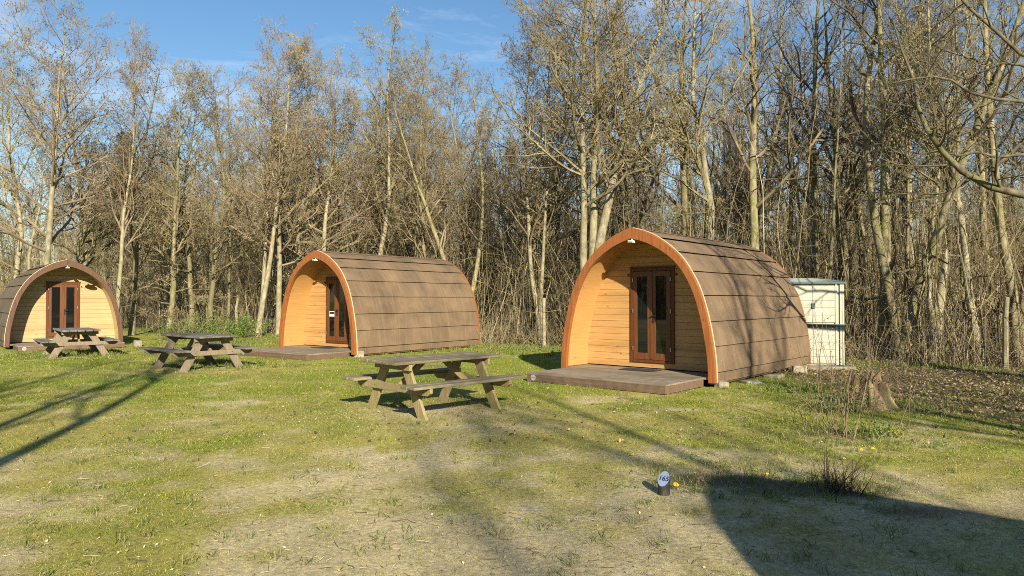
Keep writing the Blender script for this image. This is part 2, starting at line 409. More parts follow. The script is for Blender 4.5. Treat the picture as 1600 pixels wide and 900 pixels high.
def f_litter(x, y):
    d = y - fence_y(x) + 1.4 * (fbm(x, y, 1.7, 3) - .5)
    right = sstep(4.6, 6.4, x + .9 * (fbm(x + 9, y, 1.2, 3) - .5)) * sstep(6.6, 10.0, y + .8 * (fbm(x, y + 4, 1.5, 3) - .5))
    return np.clip(np.maximum(sstep(-1.2, 1.2, d), right), 0, 1)
def gcol(x, y, rng=None):
    b = f_bare(x, y)[..., None]; l = f_lush(x, y)[..., None]; t = f_litter(x, y)[..., None]
    n = fbm(x, y, .35, 3)[..., None]
    c = np.array([.32, .29, .085]) * (.75 + .5 * n)
    c = c * (1 - l) + np.array([.21, .26, .045]) * (.7 + .6 * n) * l
    c = c * (1 - b) + np.array([.50, .425, .275]) * (.75 + .5 * n) * b
    so = f_soil(x, y)[..., None]; c = c * (1 - so) + np.array([.15, .115, .08]) * (.5 + n) * so
    c = c * (1 - t) + np.array([.10, .078, .048]) * (.6 + .8 * n) * t
    return c
def axis(lo, hi, step, far):
    a = list(np.arange(lo, hi, step)); g = step; x = hi; out = []
    while x < far: out.append(x); g *= 1.18; x += g
    out.append(far); g = step; x = lo - step; pre = []
    while x > -far: pre.append(x); g *= 1.18; x -= g
    pre.append(-far)
    return np.array(pre[::-1] + a + out)
xs = axis(-14, 13, .065, 600); ys = axis(2.2, 22, .065, 600)
GX, GY = np.meshgrid(xs, ys)
gz = elev(GX, GY)
gv = np.stack([GX, GY, gz], -1).reshape(-1, 3)
nx, ny = len(xs), len(ys)
ii = np.arange(nx * ny).reshape(ny, nx)
gf = np.stack([ii[:-1, :-1], ii[:-1, 1:], ii[1:, 1:], ii[1:, :-1]], -1).reshape(-1, 4)
def ground_mat(nt, b):
    a = nt.nodes.new('ShaderNodeAttribute'); a.attribute_name = 'col'
    m = coords(nt, (1, 1, 1)); n = node(nt, 'ShaderNodeTexNoise', Scale=22.0, Detail=10.0, Roughness=0.85); nt.links.new(m.outputs[0], n.inputs['Vector'])
    r = ramp(nt, [(0.32, (0.35, 0.34, 0.32)), (0.5, (0.92, 0.92, 0.92)), (0.68, (1.6, 1.55, 1.42))]); nt.links.new(n.outputs['Fac'], r.inputs['Fac'])
    mx = nt.nodes.new('ShaderNodeMixRGB'); mx.blend_type = 'MULTIPLY'; mx.inputs['Fac'].default_value = 1
    nt.links.new(a.outputs['Color'], mx.inputs['Color1']); nt.links.new(r.outputs['Color'], mx.inputs['Color2'])
    nt.links.new(mx.outputs['Color'], b.inputs['Base Color']); b.inputs['Roughness'].default_value = 0.95; b.inputs['Specular IOR Level'].default_value = 0.1
    bump(nt, b, n.outputs['Fac'], 0.9, 0.02)
M['soil'] = mat('soil', ground_mat)
ground = link_mesh('ground', np_mesh('ground', gv, [gf], M['soil'], True, col=gcol(GX, GY).reshape(-1, 3)))
tag(ground, kind='structure')

def pix(x, depth, z=0.0): return ((x - 800) / FPX * depth, depth, z)
def gz_at(x, y): return float(elev(np.array([x]), np.array([y]))[0])

# ------------------------------------------------------------------ pods
PROF = [(1.62, .07), (1.605, .45), (1.555, .82), (1.465, 1.25), (1.337, 1.66), (1.175, 1.98), (.975, 2.26), (.72, 2.49), (.435, 2.675), (.19, 2.775), (0, 2.83)]
def catmull(pts, n=8):
    p = [np.array(q, float) for q in pts]; p = [2 * p[0] - p[1]] + p + [2 * p[-1] - p[-2]]; out = []
    for i in range(1, len(p) - 2):
        for k in range(n):
            t = k / n; a, b, c, d = p[i - 1], p[i], p[i + 1], p[i + 2]
            out.append(.5 * ((2 * b) + (-a + c) * t + (2 * a - 5 * b + 4 * c - d) * t * t + (-a + 3 * b - 3 * c + d) * t ** 3))
    out.append(p[-2]); return np.array(out)
CURVE = catmull(PROF)                                     # right half, foot -> apex
_t = np.gradient(CURVE, axis=0); _t /= np.linalg.norm(_t, axis=1)[:, None]
NRM = np.stack([_t[:, 1], -_t[:, 0]], 1)                  # outward
ARC = np.concatenate([[0], np.cumsum(np.linalg.norm(np.diff(CURVE, axis=0), axis=1))]); ARC /= ARC[-1]
def curve_at(s, off):
    x = np.interp(s, ARC, CURVE[:, 0]); z = np.interp(s, ARC, CURVE[:, 1])
    nx_ = np.interp(s, ARC, NRM[:, 0]); nz_ = np.interp(s, ARC, NRM[:, 1])
    return np.maximum(x + nx_ * off, 0), z + nz_ * off
def ring_half(mb, side, off0, off1, y0, y1, n=34, gap=0.0):
    """solid band between two offsets of the arch, one half"""
    s = np.linspace(0, 1, n); ax, az = curve_at(s, off0); o1 = off1 if np.ndim(off1) else np.full(n, off1)
    bx = np.interp(s, ARC, CURVE[:, 0]) + np.interp(s, ARC, NRM[:, 0]) * o1; bz = np.interp(s, ARC, CURVE[:, 1]) + np.interp(s, ARC, NRM[:, 1]) * o1
    ax = np.maximum(ax, gap); bx = np.maximum(bx, gap); ax[-1] = gap; bx[-1] = gap
    vs = []
    for i in range(n):
        for (x, z) in ((ax[i], az[i]), (bx[i], bz[i])):
            for y in (y0, y1): vs.append((side * x, y, z))
    fs = []
    for i in range(n - 1):
        a = 4 * i; b = a + 4
        fs += [(a, b, b + 1, a + 1), (a + 2, a + 3, b + 3, b + 2), (a, a + 2, b + 2, b), (a + 1, b + 1, b + 3, a + 3)]
    fs += [(0, 1, 3, 2), (4 * n - 4, 4 * n - 2, 4 * n - 1, 4 * n - 3)]
    if side < 0: fs = [f[::-1] for f in fs]
    mb.add(vs, fs)
def inner_w(z, off):
    s = np.linspace(0, 1, 200); x, zz = curve_at(s, off)
    o = np.argsort(zz); return float(np.interp(z, zz[o], x[o], right=0))

def deck(parent, y0, hw, mats, emblem=True, zt=.155):
    d = MB(); y = y0 + .026
    while y < -.02:
        d.box(-hw, hw, y, min(y + .137, -.012), zt - .028, zt + random.uniform(-.002, .002), .0012); y += .145
    dk = d.build('deck', M['deck_wood'], parent, .003)
    f = MB(); k = 0; z = .006
    while z < zt - .032:
        f.box(-hw + .004, hw - .004, y0, y0 + .024, z, z + .0125)
        f.box(hw - .026, hw - .004, y0 + .024, -.02, z, z + .0125); f.box(-hw + .004, -hw + .026, y0 + .024, -.02, z, z + .0125)
        z += .0165
    f.box(-hw + .008, hw - .008, y0 + .004, y0 + .022, .004, zt - .03); f.box(hw - .022, hw - .008, y0 + .022, -.02, .004, zt - .03); f.box(-hw + .008, -hw + .022, y0 + .022, -.02, .004, zt - .03)
    f.build('fascia', M['deck_fascia'], dk)
    if emblem:
        e = MB(); e.cyl((-hw + .16, y0 - .004, .075), .055, .006, 28, axis='y'); eo = e.build('emblem', M['emblem_grey'], dk)
        m = MB()
        for q in range(5): m.box(-hw + .128 + q * .014, -hw + .137 + q * .014, y0 - .0125, y0 - .0105, .062 + .004 * (q % 2), .088 - .003 * (q % 3))
        m.build('emblem_lettering', M['emblem_mark'], dk)

def make_pod(loc, ax, label, length=5.0, style='orange', lamp=True, deck_out=1.37, wall_lamp=False, notice=False, detail=True):
    th = math.atan2(-ax[0], ax[1])
    root = empty('camping_pod', (loc[0], loc[1], loc[2] if len(loc) > 2 else 0), th)
    tag(root, label, 'camping pod', 'arched wooden camping pods')
    am = M['arch_orange'] if style == 'orange' else M['arch_brown']
    wall_m = M['pine_wall'] if style == 'orange' else M['pine_pale']; lin_m = M['pine_lining'] if style == 'orange' else M['lining_pale']
    felt = M['roof_felt'] if style == 'orange' else M['roof_felt_red']
    n = 34; s = np.linspace(0, 1, n)
    wid = -(0.135 + 0.075 * sstep(.55, 1, s))
    for side in (-1, 1):
        b = MB(); ring_half(b, side, .012, wid + .022, -.035, .045, n, .002); b.build('arch_board', am, root, .004)
    t = MB()
    for side in (-1, 1): ring_half(t, side, .020, .0, .047, .062, n)
    t.build('edge_trim', M['pale_trim'], root)
    for side in (-1, 1):
        b = MB(); ring_half(b, side, .007, -.10, length - .045, length + .03, n, .002); b.build('rear_arch_board', am, root, .004)
    # roof felt: seven lapped courses a side, lower edge of each stands proud
    r = MB(); rnd = random.Random(int(loc[0] * 100)); ny = 16
    bounds = [0.052, .18, .305, .44, .575, .705, .83, 1.0]
    for side in (-1, 1):
        for k in range(7):
            s0, s1 = bounds[k], bounds[k + 1]; m = 7
            ysn = np.linspace(.064, length - .047, ny)
            wob = [rnd.uniform(-.0009, .0009) for _ in ysn]
            grid = []
            for j in range(m + 1):
                ss = s0 + (s1 - s0) * j / m; row = []
                for q, y in enumerate(ysn):
                    off = .026 * (1 - j / m) ** 1.5 - .004 * (j / m) + .0006 * math.sin(y * 1.7 + k * 2)
                    x, z = curve_at(ss + (wob[q] if j == 0 else 0), off); row.append((side * float(x), y, float(z)))
                grid.append(row)
            lip = [(p[0] - side * .022, p[1], p[2] + .003) for p in grid[0]]
            grid = [lip] + grid; vs = [p for row in grid for p in row]; fs = []
            for j in range(len(grid) - 1):
                for q in range(ny - 1):
                    a = j * ny + q; f = (a, a + 1, a + ny + 1, a + ny); fs.append(f if side < 0 else f[::-1])
            r.add(vs, fs)
    # solid body of the shell behind the felt
    for side in (-1, 1): ring_half(r, side, -.010, -.05, .05, length - .05, n)
    ro = r.build('roof', felt, root)
    # ridge cap
    c = MB()
    for side in (-1, 1):
        xs_ = [0, .09, .17]
        for a_, b_ in ((0, 1), (1, 2)):
            za = [float(np.interp(-x_, -CURVE[:, 0], CURVE[:, 1])) + .012 for x_ in (xs_[a_], xs_[b_])]
            f = [(side * xs_[a_], .064, za[0]), (side * xs_[b_], .064, za[1]), (side * xs_[b_], length - .05, za[1]), (side * xs_[a_], length - .05, za[0])]
            c.add(f, [(0, 1, 2, 3)])
    c.build('ridge_cap', felt, ro)
    # porch lining
    REC = .75
    l = MB()
    for side in (-1, 1): ring_half(l, side, -.055, -.085, .046, REC + .02, n)
    l.build('porch_lining', lin_m, root)
    # front wall of horizontal boards
    w = MB(); bw = .128; z = .17
    while z < 2.72:
        z1 = min(z + bw, 2.72); rows = [(z, .010), (z + .006, 0), (z1 - .006, 0), (z1, .010)]
        mid = (z + z1) / 2; rows.insert(2, (mid, 0)); vs = []; fs = []
        for (zz, dy) in rows:
            hw = inner_w(zz, -.083); vs += [(-hw, REC + dy, zz), (hw, REC + dy, zz)]
        for k in range(len(rows) - 1): fs.append((2 * k, 2 * k + 1, 2 * k + 3, 2 * k + 2))
        w.add(vs, fs); z += bw
    w.box(-1.50, 1.50, REC + .03, REC + .06, .17, .9); w.box(-1.40, 1.40, REC + .03, REC + .06, .9, 1.3)
    w.box(-1.15, 1.15, REC + .03, REC + .06, 1.3, 1.85); w.box(-.7, .7, REC + .03, REC + .06, 1.85, 2.35)
    w.build('front_wall', wall_m, root)
    fl = MB()
    y = .0
    while y < REC: fl.box(-1.5, 1.5, y, min(y + .139, REC + .01), .12, .155, .001); y += .145
    fl.box(-1.5, 1.5, REC + .02, length - .06, .10, .14)
    fl.build('porch_floor', M['deck_wood'], root)
    rw = MB(); zz = .1
    while zz < 2.7:
        a, b_ = inner_w(zz, -.055), inner_w(min(zz + .1, 2.72), -.055)
        rw.add([(-a, length - .2, zz), (a, length - .2, zz), (b_, length - .2, min(zz + .1, 2.72)), (-b_, length - .2, min(zz + .1, 2.72))], [(0, 3, 2, 1)]); zz += .1
    rw.build('rear_wall', wall_m, root)
    # side ground beams
    bm_ = MB()
    for sd in (-1, 1):
        bm_.box(sd * 1.53 - .05, sd * 1.53 + .05, .08, length - .1, .03, .165)
    bm_.box(-1.45, 1.45, length - .16, length - .1, .005, .12)
    bm_.build('ground_beam', M['beam_dark'], root, .004)
    # door
    dz0, dz1, dw, FY = .275, 2.12, .475, REC - .035
    fr = MB(); fw = .065
    fr.box(-dw, -dw + fw, FY, REC + .03, dz0, dz1); fr.box(dw - fw, dw, FY, REC + .03, dz0, dz1)
    fr.box(-dw + fw, dw - fw, FY, REC + .03, dz1 - fw, dz1); fr.box(-dw + fw, dw - fw, FY, REC + .03, dz0, dz0 + .05)
    fr.box(-dw - .02, dw + .02, FY - .012, REC, dz1 + .001, dz1 + .022)
    fr.build('door_frame', M['door_frame_wood'], root, .004)
    for sd in (-1, 1):
        d = MB(); x0, x1 = (-dw + fw + .003, -.003) if sd < 0 else (.003, dw - fw - .003)
        za, zb, yy = dz0 + .054, dz1 - fw - .004, FY - .008; st = .088; y1 = FY + .03
        d.box(x0, x0 + st, yy, y1, za, zb); d.box(x1 - st, x1, yy, y1, za, zb)
        d.box(x0 + st, x1 - st, yy, y1, zb - .10, zb); d.box(x0 + st, x1 - st, yy, y1, za, za + .13)
        if sd > 0: d.box(-.022, .022, yy - .014, yy - .001, za + .01, zb - .01)
        do = d.build('door', M['door_wood'], root, .005)
        g = MB(); g.box(x0 + st - .004, x1 - st + .004, yy + .016, yy + .024, za + .126, zb - .096); g.build('glass_pane', M['glass'], do)
        for hz in (za + .18, (za + zb) / 2 + .05, zb - .2):
            hx = x0 - .004 if sd < 0 else x1 + .004; h = MB(); h.cyl((hx, yy - .008, hz), .009, .075, 8); h.build('hinge', M['steel'], do)
        if sd > 0:
            hd = MB(); hd.box(-.006 + .03, .03 + .028, yy - .020, yy - .002, 1.05, 1.24); hd.cyl((.04, yy - .02, 1.19), .011, .04, 10, axis='y')
            hd.box(.03, .13, yy - .066, yy - .052, 1.18, 1.20); hd.cyl((.04, yy - .02, 1.09), .012, .012, 10, axis='y'); hd.build('door_handle', M['black_metal'], do, .002)
        if notice and sd < 0:
            p = MB(); p.box(x0 + st + .004, x1 - st - .004, yy + .012, yy + .0145, 1.02, 1.17); p.build('notice', M['paper'], do)
            p = MB(); p.box(x0 + st + .02, x1 - st - .02, yy + .0095, yy + .0115, 1.09, 1.15); p.build('notice_print', M['black_metal'], do)
    for sd in (-1, 1):
        hk = MB(); hk.cyl((sd * (dw + .045), REC - .03, 1.99), .014, .03, 10, axis='y'); hk.box(sd * (dw + .045) - .006, sd * (dw + .045) + .006, REC - .03, REC, 1.96, 2.0)
        hk.build('door_catch', M['black_metal'], root)
    if lamp:
        g = MB(); zt = 2.60; g.box(-.045, .055, -.09, .02, zt - .045, zt + .0, 0); g.box(-.012, .022, -.02, .08, zt + .0, zt + .05)
        lo = g.build('porch_lamp', M['white_plastic'], root, .006)
        g = MB(); g.box(-.037, .047, -.095, -.088, zt - .04, zt - .008); g.build('lamp_glass', M['emblem_grey'], lo)
    if wall_lamp:
        g = MB(); g.cyl((.72, REC - .001, 2.05), .03, .03, 12, axis='y'); g.cyl((.76, REC - .10, 2.00), .17, .045, 24, r2=.10)
        g.bar((.72, REC - .02, 2.05), (.76, REC - .10, 2.04), .02, .02); g.build('wall_lamp', M['black_metal'], root, smooth=False)
    if deck_out: deck(root, -deck_out, 1.42, M)
    return root

pod_r = make_pod((2.24, 12.87), (.654, .756), 'orange arched camping pod beside the storage shed, branch shadows over its brown felt side', length=4.95)
pod_m = make_pod((-5.36, 18.88), (.595, .804), 'middle camping pod with orange arch and evenly sunlit long brown felt side', length=5.1, notice=True)
pod_l = make_pod((-14.0, 21.75), (-.66, .75), 'camping pod with dull brown arch, pale cream wall and black lamp beside the doors', length=4.9, style='brown', wall_lamp=True, deck_out=1.25)
pod_l.scale = (.97, .97, .97)
pod_b = make_pod((3.31, -0.02), (.76, -.65), 'camping pod beside the photographer whose arched shadow falls on the near grass', length=5.0, deck_out=0)

def pod_world(pod, x, y, z=0):
    a = pod.rotation_euler.z; return (pod.location.x + x * math.cos(a) - y * math.sin(a), pod.location.y + x * math.sin(a) + y * math.cos(a), z)
for pod, lab in ((pod_r, 'black doormat on the porch of the pod beside the storage shed'), (pod_m, 'black doormat on the porch of the middle pod')):
    m = MB(); x, y, z = pod_world(pod, -.05, .36)
    for k in range(11): m.box(-.35 + k * .064, -.35 + k * .064 + .058, -.2, .2, 0, .016)
    m.box(-.355, .355, -.205, .205, 0, .008)
    o = m.build('doormat', M['rubber'], None, .003); o.location = (x, y, .157); o.rotation_euler.z = pod.rotation_euler.z
    tag(o, lab, 'doormat', 'doormats on the pod porches')

# ------------------------------------------------------------------ picnic tables
def make_table(loc, ang, label, grey=False, seed=0):
    random.seed(seed)
    root = empty('picnic_table', (loc[0], loc[1], gz_at(loc[0], loc[1]) - .005), ang)
    tag(root, label, 'picnic table', 'wooden picnic tables on the lawn')
    top, leg = (M['weathered_dark'], M['weathered_leg_grey']) if grey else (M['weathered_top'], M['weathered_leg'])
    L = .87
    t = MB()
    for k in range(5):
        y = -.40 + k * .162; e = random.uniform(-.02, .02)
        t.box(-L + e, L + e, y, y + .150, .685 + random.uniform(-.002, .002), .725 + random.uniform(-.003, .003), .004)
    t.build('tabletop', top, root, .008)
    for sd in (-1, 1):
        b = MB()
        for k in range(2):
            y0 = .53 + k * .142; y0, y1 = (y0, y0 + .134) if sd > 0 else (-y0 - .134, -y0)
            e = random.uniform(-.015, .015); b.box(-.9 + e, .9 + e, y0, y1, .415, .455 + random.uniform(-.003, .003), .004)
        b.build('bench', top, root, .008)
    for xe in (-1, 1):
        x = xe * .60
        b = MB(); b.box(x + xe * .022, x + xe * .066, -.385, .385, .600, .684); b.build('top_batten', leg, root, .006)
        b = MB()
        zc0, zc1 = .318, .414; b.add([(x + xe * dx, y, z) for dx in (.024, .068) for (y, z) in ((-.80, zc1), (-.80, zc0 + .04), (-.74, zc0), (.74, zc0), (.80, zc0 + .04), (.80, zc1))],
              [(0, 1, 2, 3, 4, 5), (11, 10, 9, 8, 7, 6)] + [(i, 6 + i, 6 + (i + 1) % 6, (i + 1) % 6) for i in range(6)])
        b.build('crossbeam', leg, root, .006)
        for sd in (-1, 1):
            b = MB(); yt, yb, w = sd * .20, sd * .585, .085
            vs = [(x + dx, y + q * w, z) for dx in (-.021, .021) for (y, z) in ((yb, -.02), (yt, .684)) for q in (-1, 1)]
            b.add(vs, [(0, 1, 3, 2), (4, 6, 7, 5), (0, 2, 6, 4), (1, 5, 7, 3), (0, 4, 5, 1), (2, 3, 7, 6)])
            lo = b.build('leg', leg, root, .006)
            bo = MB()
            for (yy, zz) in ((yt + (yb - yt) * .44, .37), (yt * 1.1, .64)):
                bo = MB(); bo.cyl((x + (xe * .068 if zz < .5 else xe * .066), yy, zz), .009, xe * .006, 8, axis='x'); bo.build('bolt', M['steel'], lo)
        b = MB(); b.bar((x - xe * .04, 0, .345), (x - xe * .42, 0, .67), .085, .04, up=(0, 1, 0)); b.build('brace', leg, root, .004)
    return root
make_table((-1.08, 9.55), math.radians(44), 'large mossy picnic table with pale yellowish legs, closest to the number post', seed=1).scale = (1.04, 1.04, 1)
make_table((-6.88, 15.2), math.radians(139), 'dark grey picnic table beside the deck of the middle pod', grey=True, seed=2).scale = (1.08, 1.08, 1.02)
make_table((-11.75, 18.65), math.radians(130), 'small looking grey picnic table in front of the brown arched pod doors', grey=True, seed=3).scale = (1.06, 1.08, 1)

# ------------------------------------------------------------------ storage shed behind the shed side pod
def make_shed():
    root = empty('storage_shed', (7.0, 15.7, gz_at(7.3, 15.9)), math.radians(-6))
    tag(root, 'cream plastic storage shed with dark green lid and band behind the shed side pod', 'shed')
    w0, w1, d, H = -1.35, .52, .85, 1.86
    b = MB(); b.box(w0 + .03, w1 - .03, .02, d, .02, H)
    # front panels: shallow horizontal boards in two tiers, four leaves
    for (z0, z1) in ((.05, .86), (.98, 1.82)):
        n = 5; hgt = (z1 - z0) / n
        for (xa, xb) in ((w0 + .05, -.77), (-.762, -.17), (-.162, .315)):
            for k in range(n): b.box(xa, xb, -.012, .018, z0 + k * hgt + .002, z0 + (k + 1) * hgt - .002)
    for x in (w0, .32, .42, w1 - .05): b.box(x, x + .045, -.022, .03, .02, H)
    for k in range(10): b.box(w1 - .032, w1 - .012, .05, d - .04, .05 + k * .18, .05 + k * .18 + .172)
    b.box(w1 - .05, w1, d - .05, d + .01, .02, H)
    bo = b.build('shed_body', M['shed_cream'], root, .004)
    g = MB(); g.box(w0 - .01, w1 + .01, -.035, d + .01, .895, .945); g.build('band', M['shed_green'], root, .008)
    g = MB(); g.box(w0 - .04, w1 + .04, -.06, d + .04, H + .001, H + .045)
    n = 14
    vs = []
    for i in range(n + 1):
        t = i / n; x = w0 - .02 + (w1 - w0 + .04) * t; zz = H + .046 + .085 * math.sin(math.pi * t) ** .7
        vs += [(x, -.04, H + .046), (x, -.01, zz), (x, d, zz), (x, d + .02, H + .046)]
    fs = []
    for i in range(n):
        a = 4 * i; fs += [(a, a + 4, a + 5, a + 1), (a + 1, a + 5, a + 6, a + 2), (a + 2, a + 6, a + 7, a + 3)]
    g.add(vs, fs); g.build('lid', M['shed_green'], root)
    h = MB(); h.box(-.20, -.12, -.04, -.02, 1.3, 1.42); h.build('latch', M['shed_green'], root, .003)
make_shed()
for k, (x, y, sx, sy, sz, rz, lab) in enumerate((
        (3.62, 11.95, .22, .16, .10, .5, 'pale concrete block under the front foot of the shed side pod'), (4.3, 12.45, .34, .26, .05, .2, 'flat concrete slab beside the long side of the shed side pod'),
        (5.1, 13.5, .40, .30, .05, .9, 'broken paving slab near the rear half of the shed side pod'), (5.95, 14.35, .30, .16, .13, .1, 'concrete block between the shed side pod and the shed'),
        (6.9, 15.1, 1.0, .45, .05, -.08, 'low concrete step in front of the shed'), (-1.95, 22.3, .34, .22, .16, .3, 'pale rock at the rear corner of the middle pod'),
        (-4.0, 18.05, .26, .14, .15, .2, 'light wedge stone under the side of the middle pod'), (-12.0, 22.2, .2, .18, .2, .6, 'pale stone in the grass beyond the brown arched pod'))):
    m = MB(); random.seed(k + 40); m.box(-sx / 2, sx / 2, -sy / 2, sy / 2, -.03, sz, .02)
    o = m.build('concrete_slab' if sz < .08 else 'stone_block', M['concrete'], None, .012); o.location = (x, y, gz_at(x, y)); o.rotation_euler.z = rz
    tag(o, lab, 'stone')

# ------------------------------------------------------------------ number post
def make_number_post():
    x, y = 1.165, 5.33
    root = empty('number_post', (x, y, gz_at(x, y)), math.radians(-34))
    tag(root, 'short dark round post with slanted blue-white top reading 165', 'number post')
    r, n = .046, 40; hc = .118; tilt = math.tan(math.radians(48))
    vs = []
    for (lvl) in (0, 1):
        for i in range(n):
            a = 2 * math.pi * i / n; px, py = r * math.cos(a), r * math.sin(a)
            vs.append((px, py, -.05 if lvl == 0 else hc + py * tilt))
    m = MB(); m.add(vs, [(i, (i + 1) % n, n + (i + 1) % n, n + i) for i in range(n)] + [tuple(range(n, 2 * n))])
    m.build('post', M['post_plastic'], root, smooth=False)
    th = math.atan(tilt)
    q = MB(); vs = []
    for lvl in (0.0015, .004):
        for i in range(n):
            a = 2 * math.pi * i / n; u, v = (r - .0025) * math.cos(a), (r - .0025) * math.sin(a)
            vs.append((u, v - math.sin(th) * lvl, hc + v * tilt + math.cos(th) * lvl))
    q.add(vs, [(i, (i + 1) % n, n + (i + 1) % n, n + i) for i in range(n)] + [tuple(range(n, 2 * n))])
    face = q.build('sign_face', M['sign_blue'], root)
    cu = bpy.data.curves.new('house_number', 'FONT'); cu.body = '165'; cu.size = .056; cu.align_x = 'CENTER'; cu.align_y = 'CENTER'; cu.extrude = .0008; cu.shear = .04; cu.offset = .0007
    to = bpy.data.objects.new('number_text', cu); COL.objects.link(to)
    bpy.context.view_layer.update()
    me = bpy.data.meshes.new_from_object(to.evaluated_get(bpy.context.evaluated_depsgraph_get())); bpy.data.objects.remove(to)
    me.materials.clear(); me.materials.append(M['sign_ink'])
    o = link_mesh('number_lettering', me, face)
    o.rotation_euler = (th, 0, 0); o.location = (0.002, -math.sin(th) * .0055, hc + math.cos(th) * .0055)
make_number_post()

# ------------------------------------------------------------------ trees
def stepper(rng, start, d, length, K, wander, up):
    """grow chains: start (N,3), d (N,3), length (N,)"""
    N = len(start); P = np.zeros((N, K, 3)); P[:, 0] = start; d = unit(d)
    for k in range(1, K):
        d = unit(d + rng.normal(size=(N, 3)) * wander + np.array([0, 0, up]))
        P[:, k] = P[:, k - 1] + d * (length / (K - 1))[:, None]
    return P
def spawn(rng, P, R, n, t0, t1, ang, lf, K, wander, up, rf, rmin, minlen=.08, taper=.8):
    N, K0, _ = P.shape
    T = unit(np.gradient(P, axis=1)); L = np.linalg.norm(np.diff(P, axis=1), axis=2).sum(1)
    pi = np.repeat(np.arange(N), n); M_ = len(pi)
    t = t0 + (t1 - t0) * ((np.tile(np.arange(n), N) + rng.rand(M_)) / n)
    f = t * (K0 - 1); i0 = np.clip(f.astype(int), 0, K0 - 2); fr = (f - i0)[:, None]
    st = P[pi, i0] * (1 - fr) + P[pi, i0 + 1] * fr; tn = unit(T[pi, i0] * (1 - fr) + T[pi, i0 + 1] * fr)
    pr = R[pi, i0] * (1 - fr[:, 0]) + R[pi, i0 + 1] * fr[:, 0]
    side = unit(np.cross(tn, rng.normal(size=(M_, 3))))
    a = np.radians(ang[0] + (ang[1] - ang[0]) * rng.rand(M_))[:, None]
    d = tn * np.cos(a) + side * np.sin(a)
    ln = np.maximum(L[pi] * (lf[0] + (lf[1] - lf[0]) * rng.rand(M_)) * (1.05 - taper * t), minlen)
    C = stepper(rng, st, d, ln, K, wander, up)
    r0 = np.maximum(np.minimum(pr * rf, ln * .028 + .002), rmin)
    RR = r0[:, None] * np.linspace(1, .35, K)[None, :]
    return C, np.maximum(RR, rmin * .55)

def make_tree_meshes(name, seed, H=12.5, r0=.13, stems=1, clear=.35, n1=20, lf1=(.22, .38), ang1=(35, 65), n2=8, n3=7, n4=3, wander=.05, lean=0.0, twig_r=.0045, cones=1200, up1=.10, bark='bark', twm='twig_brown', spread=.3, low=0):
    rng = np.random.RandomState(seed)
    K = 15
    st = np.zeros((stems, 3)); st[:, 0] = rng.normal(size=stems) * .12 * (stems > 1); st[:, 1] = rng.normal(size=stems) * .12 * (stems > 1); st[:, 2] = -.15
    d = np.zeros((stems, 3)); d[:, 2] = 1
    a = np.arange(stems) * 2 * np.pi / stems + rng.rand() * 6
    if stems > 1: d[:, 0] = np.cos(a) * spread; d[:, 1] = np.sin(a) * spread
    d[:, 0] += lean
    P = stepper(rng, st, d, H * (1 - .12 * rng.rand(stems)), K, wander, .10)
    tt = np.linspace(0, 1, K); rad = r0 * (.05 + .95 * (1 - tt) ** .9); rad[0] *= 1.35
    R = np.repeat(rad[None], stems, 0) * (1 - .3 * rng.rand(stems))[:, None] if stems > 1 else rad[None]
    g = Geo(); V, F = tubes(P, R, 9, rng)
    g.add(V + rng.normal(size=V.shape) * .003, F); trunk = g.mesh('trunk', M[bark], True)
    c = Geo()
    # knees along the crown: L1 limbs
    P1, R1 = spawn(rng, P, R, n1, clear, .99, ang1, lf1, 9, .12, up1, .55, .012, .4, .62)
    V, F = tubes(P1, R1, 5, rng); c.add(V, F)
    P2, R2 = spawn(rng, P1, R1, n2, .18, .98, (28, 65), (.32, .6), 6, .14, .06, .6, .0065, .25, .6)
    V, F = tubes(P2, R2, 4, rng); c.add(V, F)
    if low:                                           # thin dead side twigs low on the stem
        P0, R0 = spawn(rng, P, R, low, .06, clear, (60, 95), (.04, .12), 5, .2, -.02, .3, .006, .3, .3)
        V, F = tubes(P0, R0, 3, rng); c.add(V, F)
        P2 = np.concatenate([P2, spawn(rng, P0, R0, 3, .3, .95, (30, 60), (.4, .7), 6, .15, .0, .6, .005, .2)[0]]); R2 = np.concatenate([R2, np.full((len(P2) - len(R2), 6), .005)])
    P3, R3 = spawn(rng, P2, R2, n3, .15, 1.0, (25, 65), (.35, .7), 4, .16, .05, .65, twig_r, .16, .5)
    V, F = tubes(P3, R3, 3, rng); c.add(V, F)
    ntw = len(V)
    if n4:
        P4, R4 = spawn(rng, P3, R3, n4, .25, 1.0, (25, 60), (.4, .8), 3, .15, .05, .8, twig_r * .8, .10, .4)
        V, F = tubes(P4, R4, 3, rng); c.add(V, F)
    else: P4 = P3
    if cones:
        idx = rng.choice(len(P4), min(cones, len(P4)), replace=False); p = P4[idx, -1]; s_ = .012 + .016 * rng.rand(len(p))
        o = np.array([[1, 0, 0], [-.5, .87, 0], [-.5, -.87, 0], [0, 0, 1.6], [0, 0, -1.6]])
        V = (p[:, None] + o[None] * s_[:, None, None]).reshape(-1, 3); b = np.arange(len(p))[:, None, None] * 5
        F = (b + np.array([[0, 1, 3], [1, 2, 3], [2, 0, 3], [1, 0, 4], [2, 1, 4], [0, 2, 4]])[None]).reshape(-1, 3)
        c.add(V, F)
    crown = c.mesh('crown', M[twm], False)
    return trunk, crown

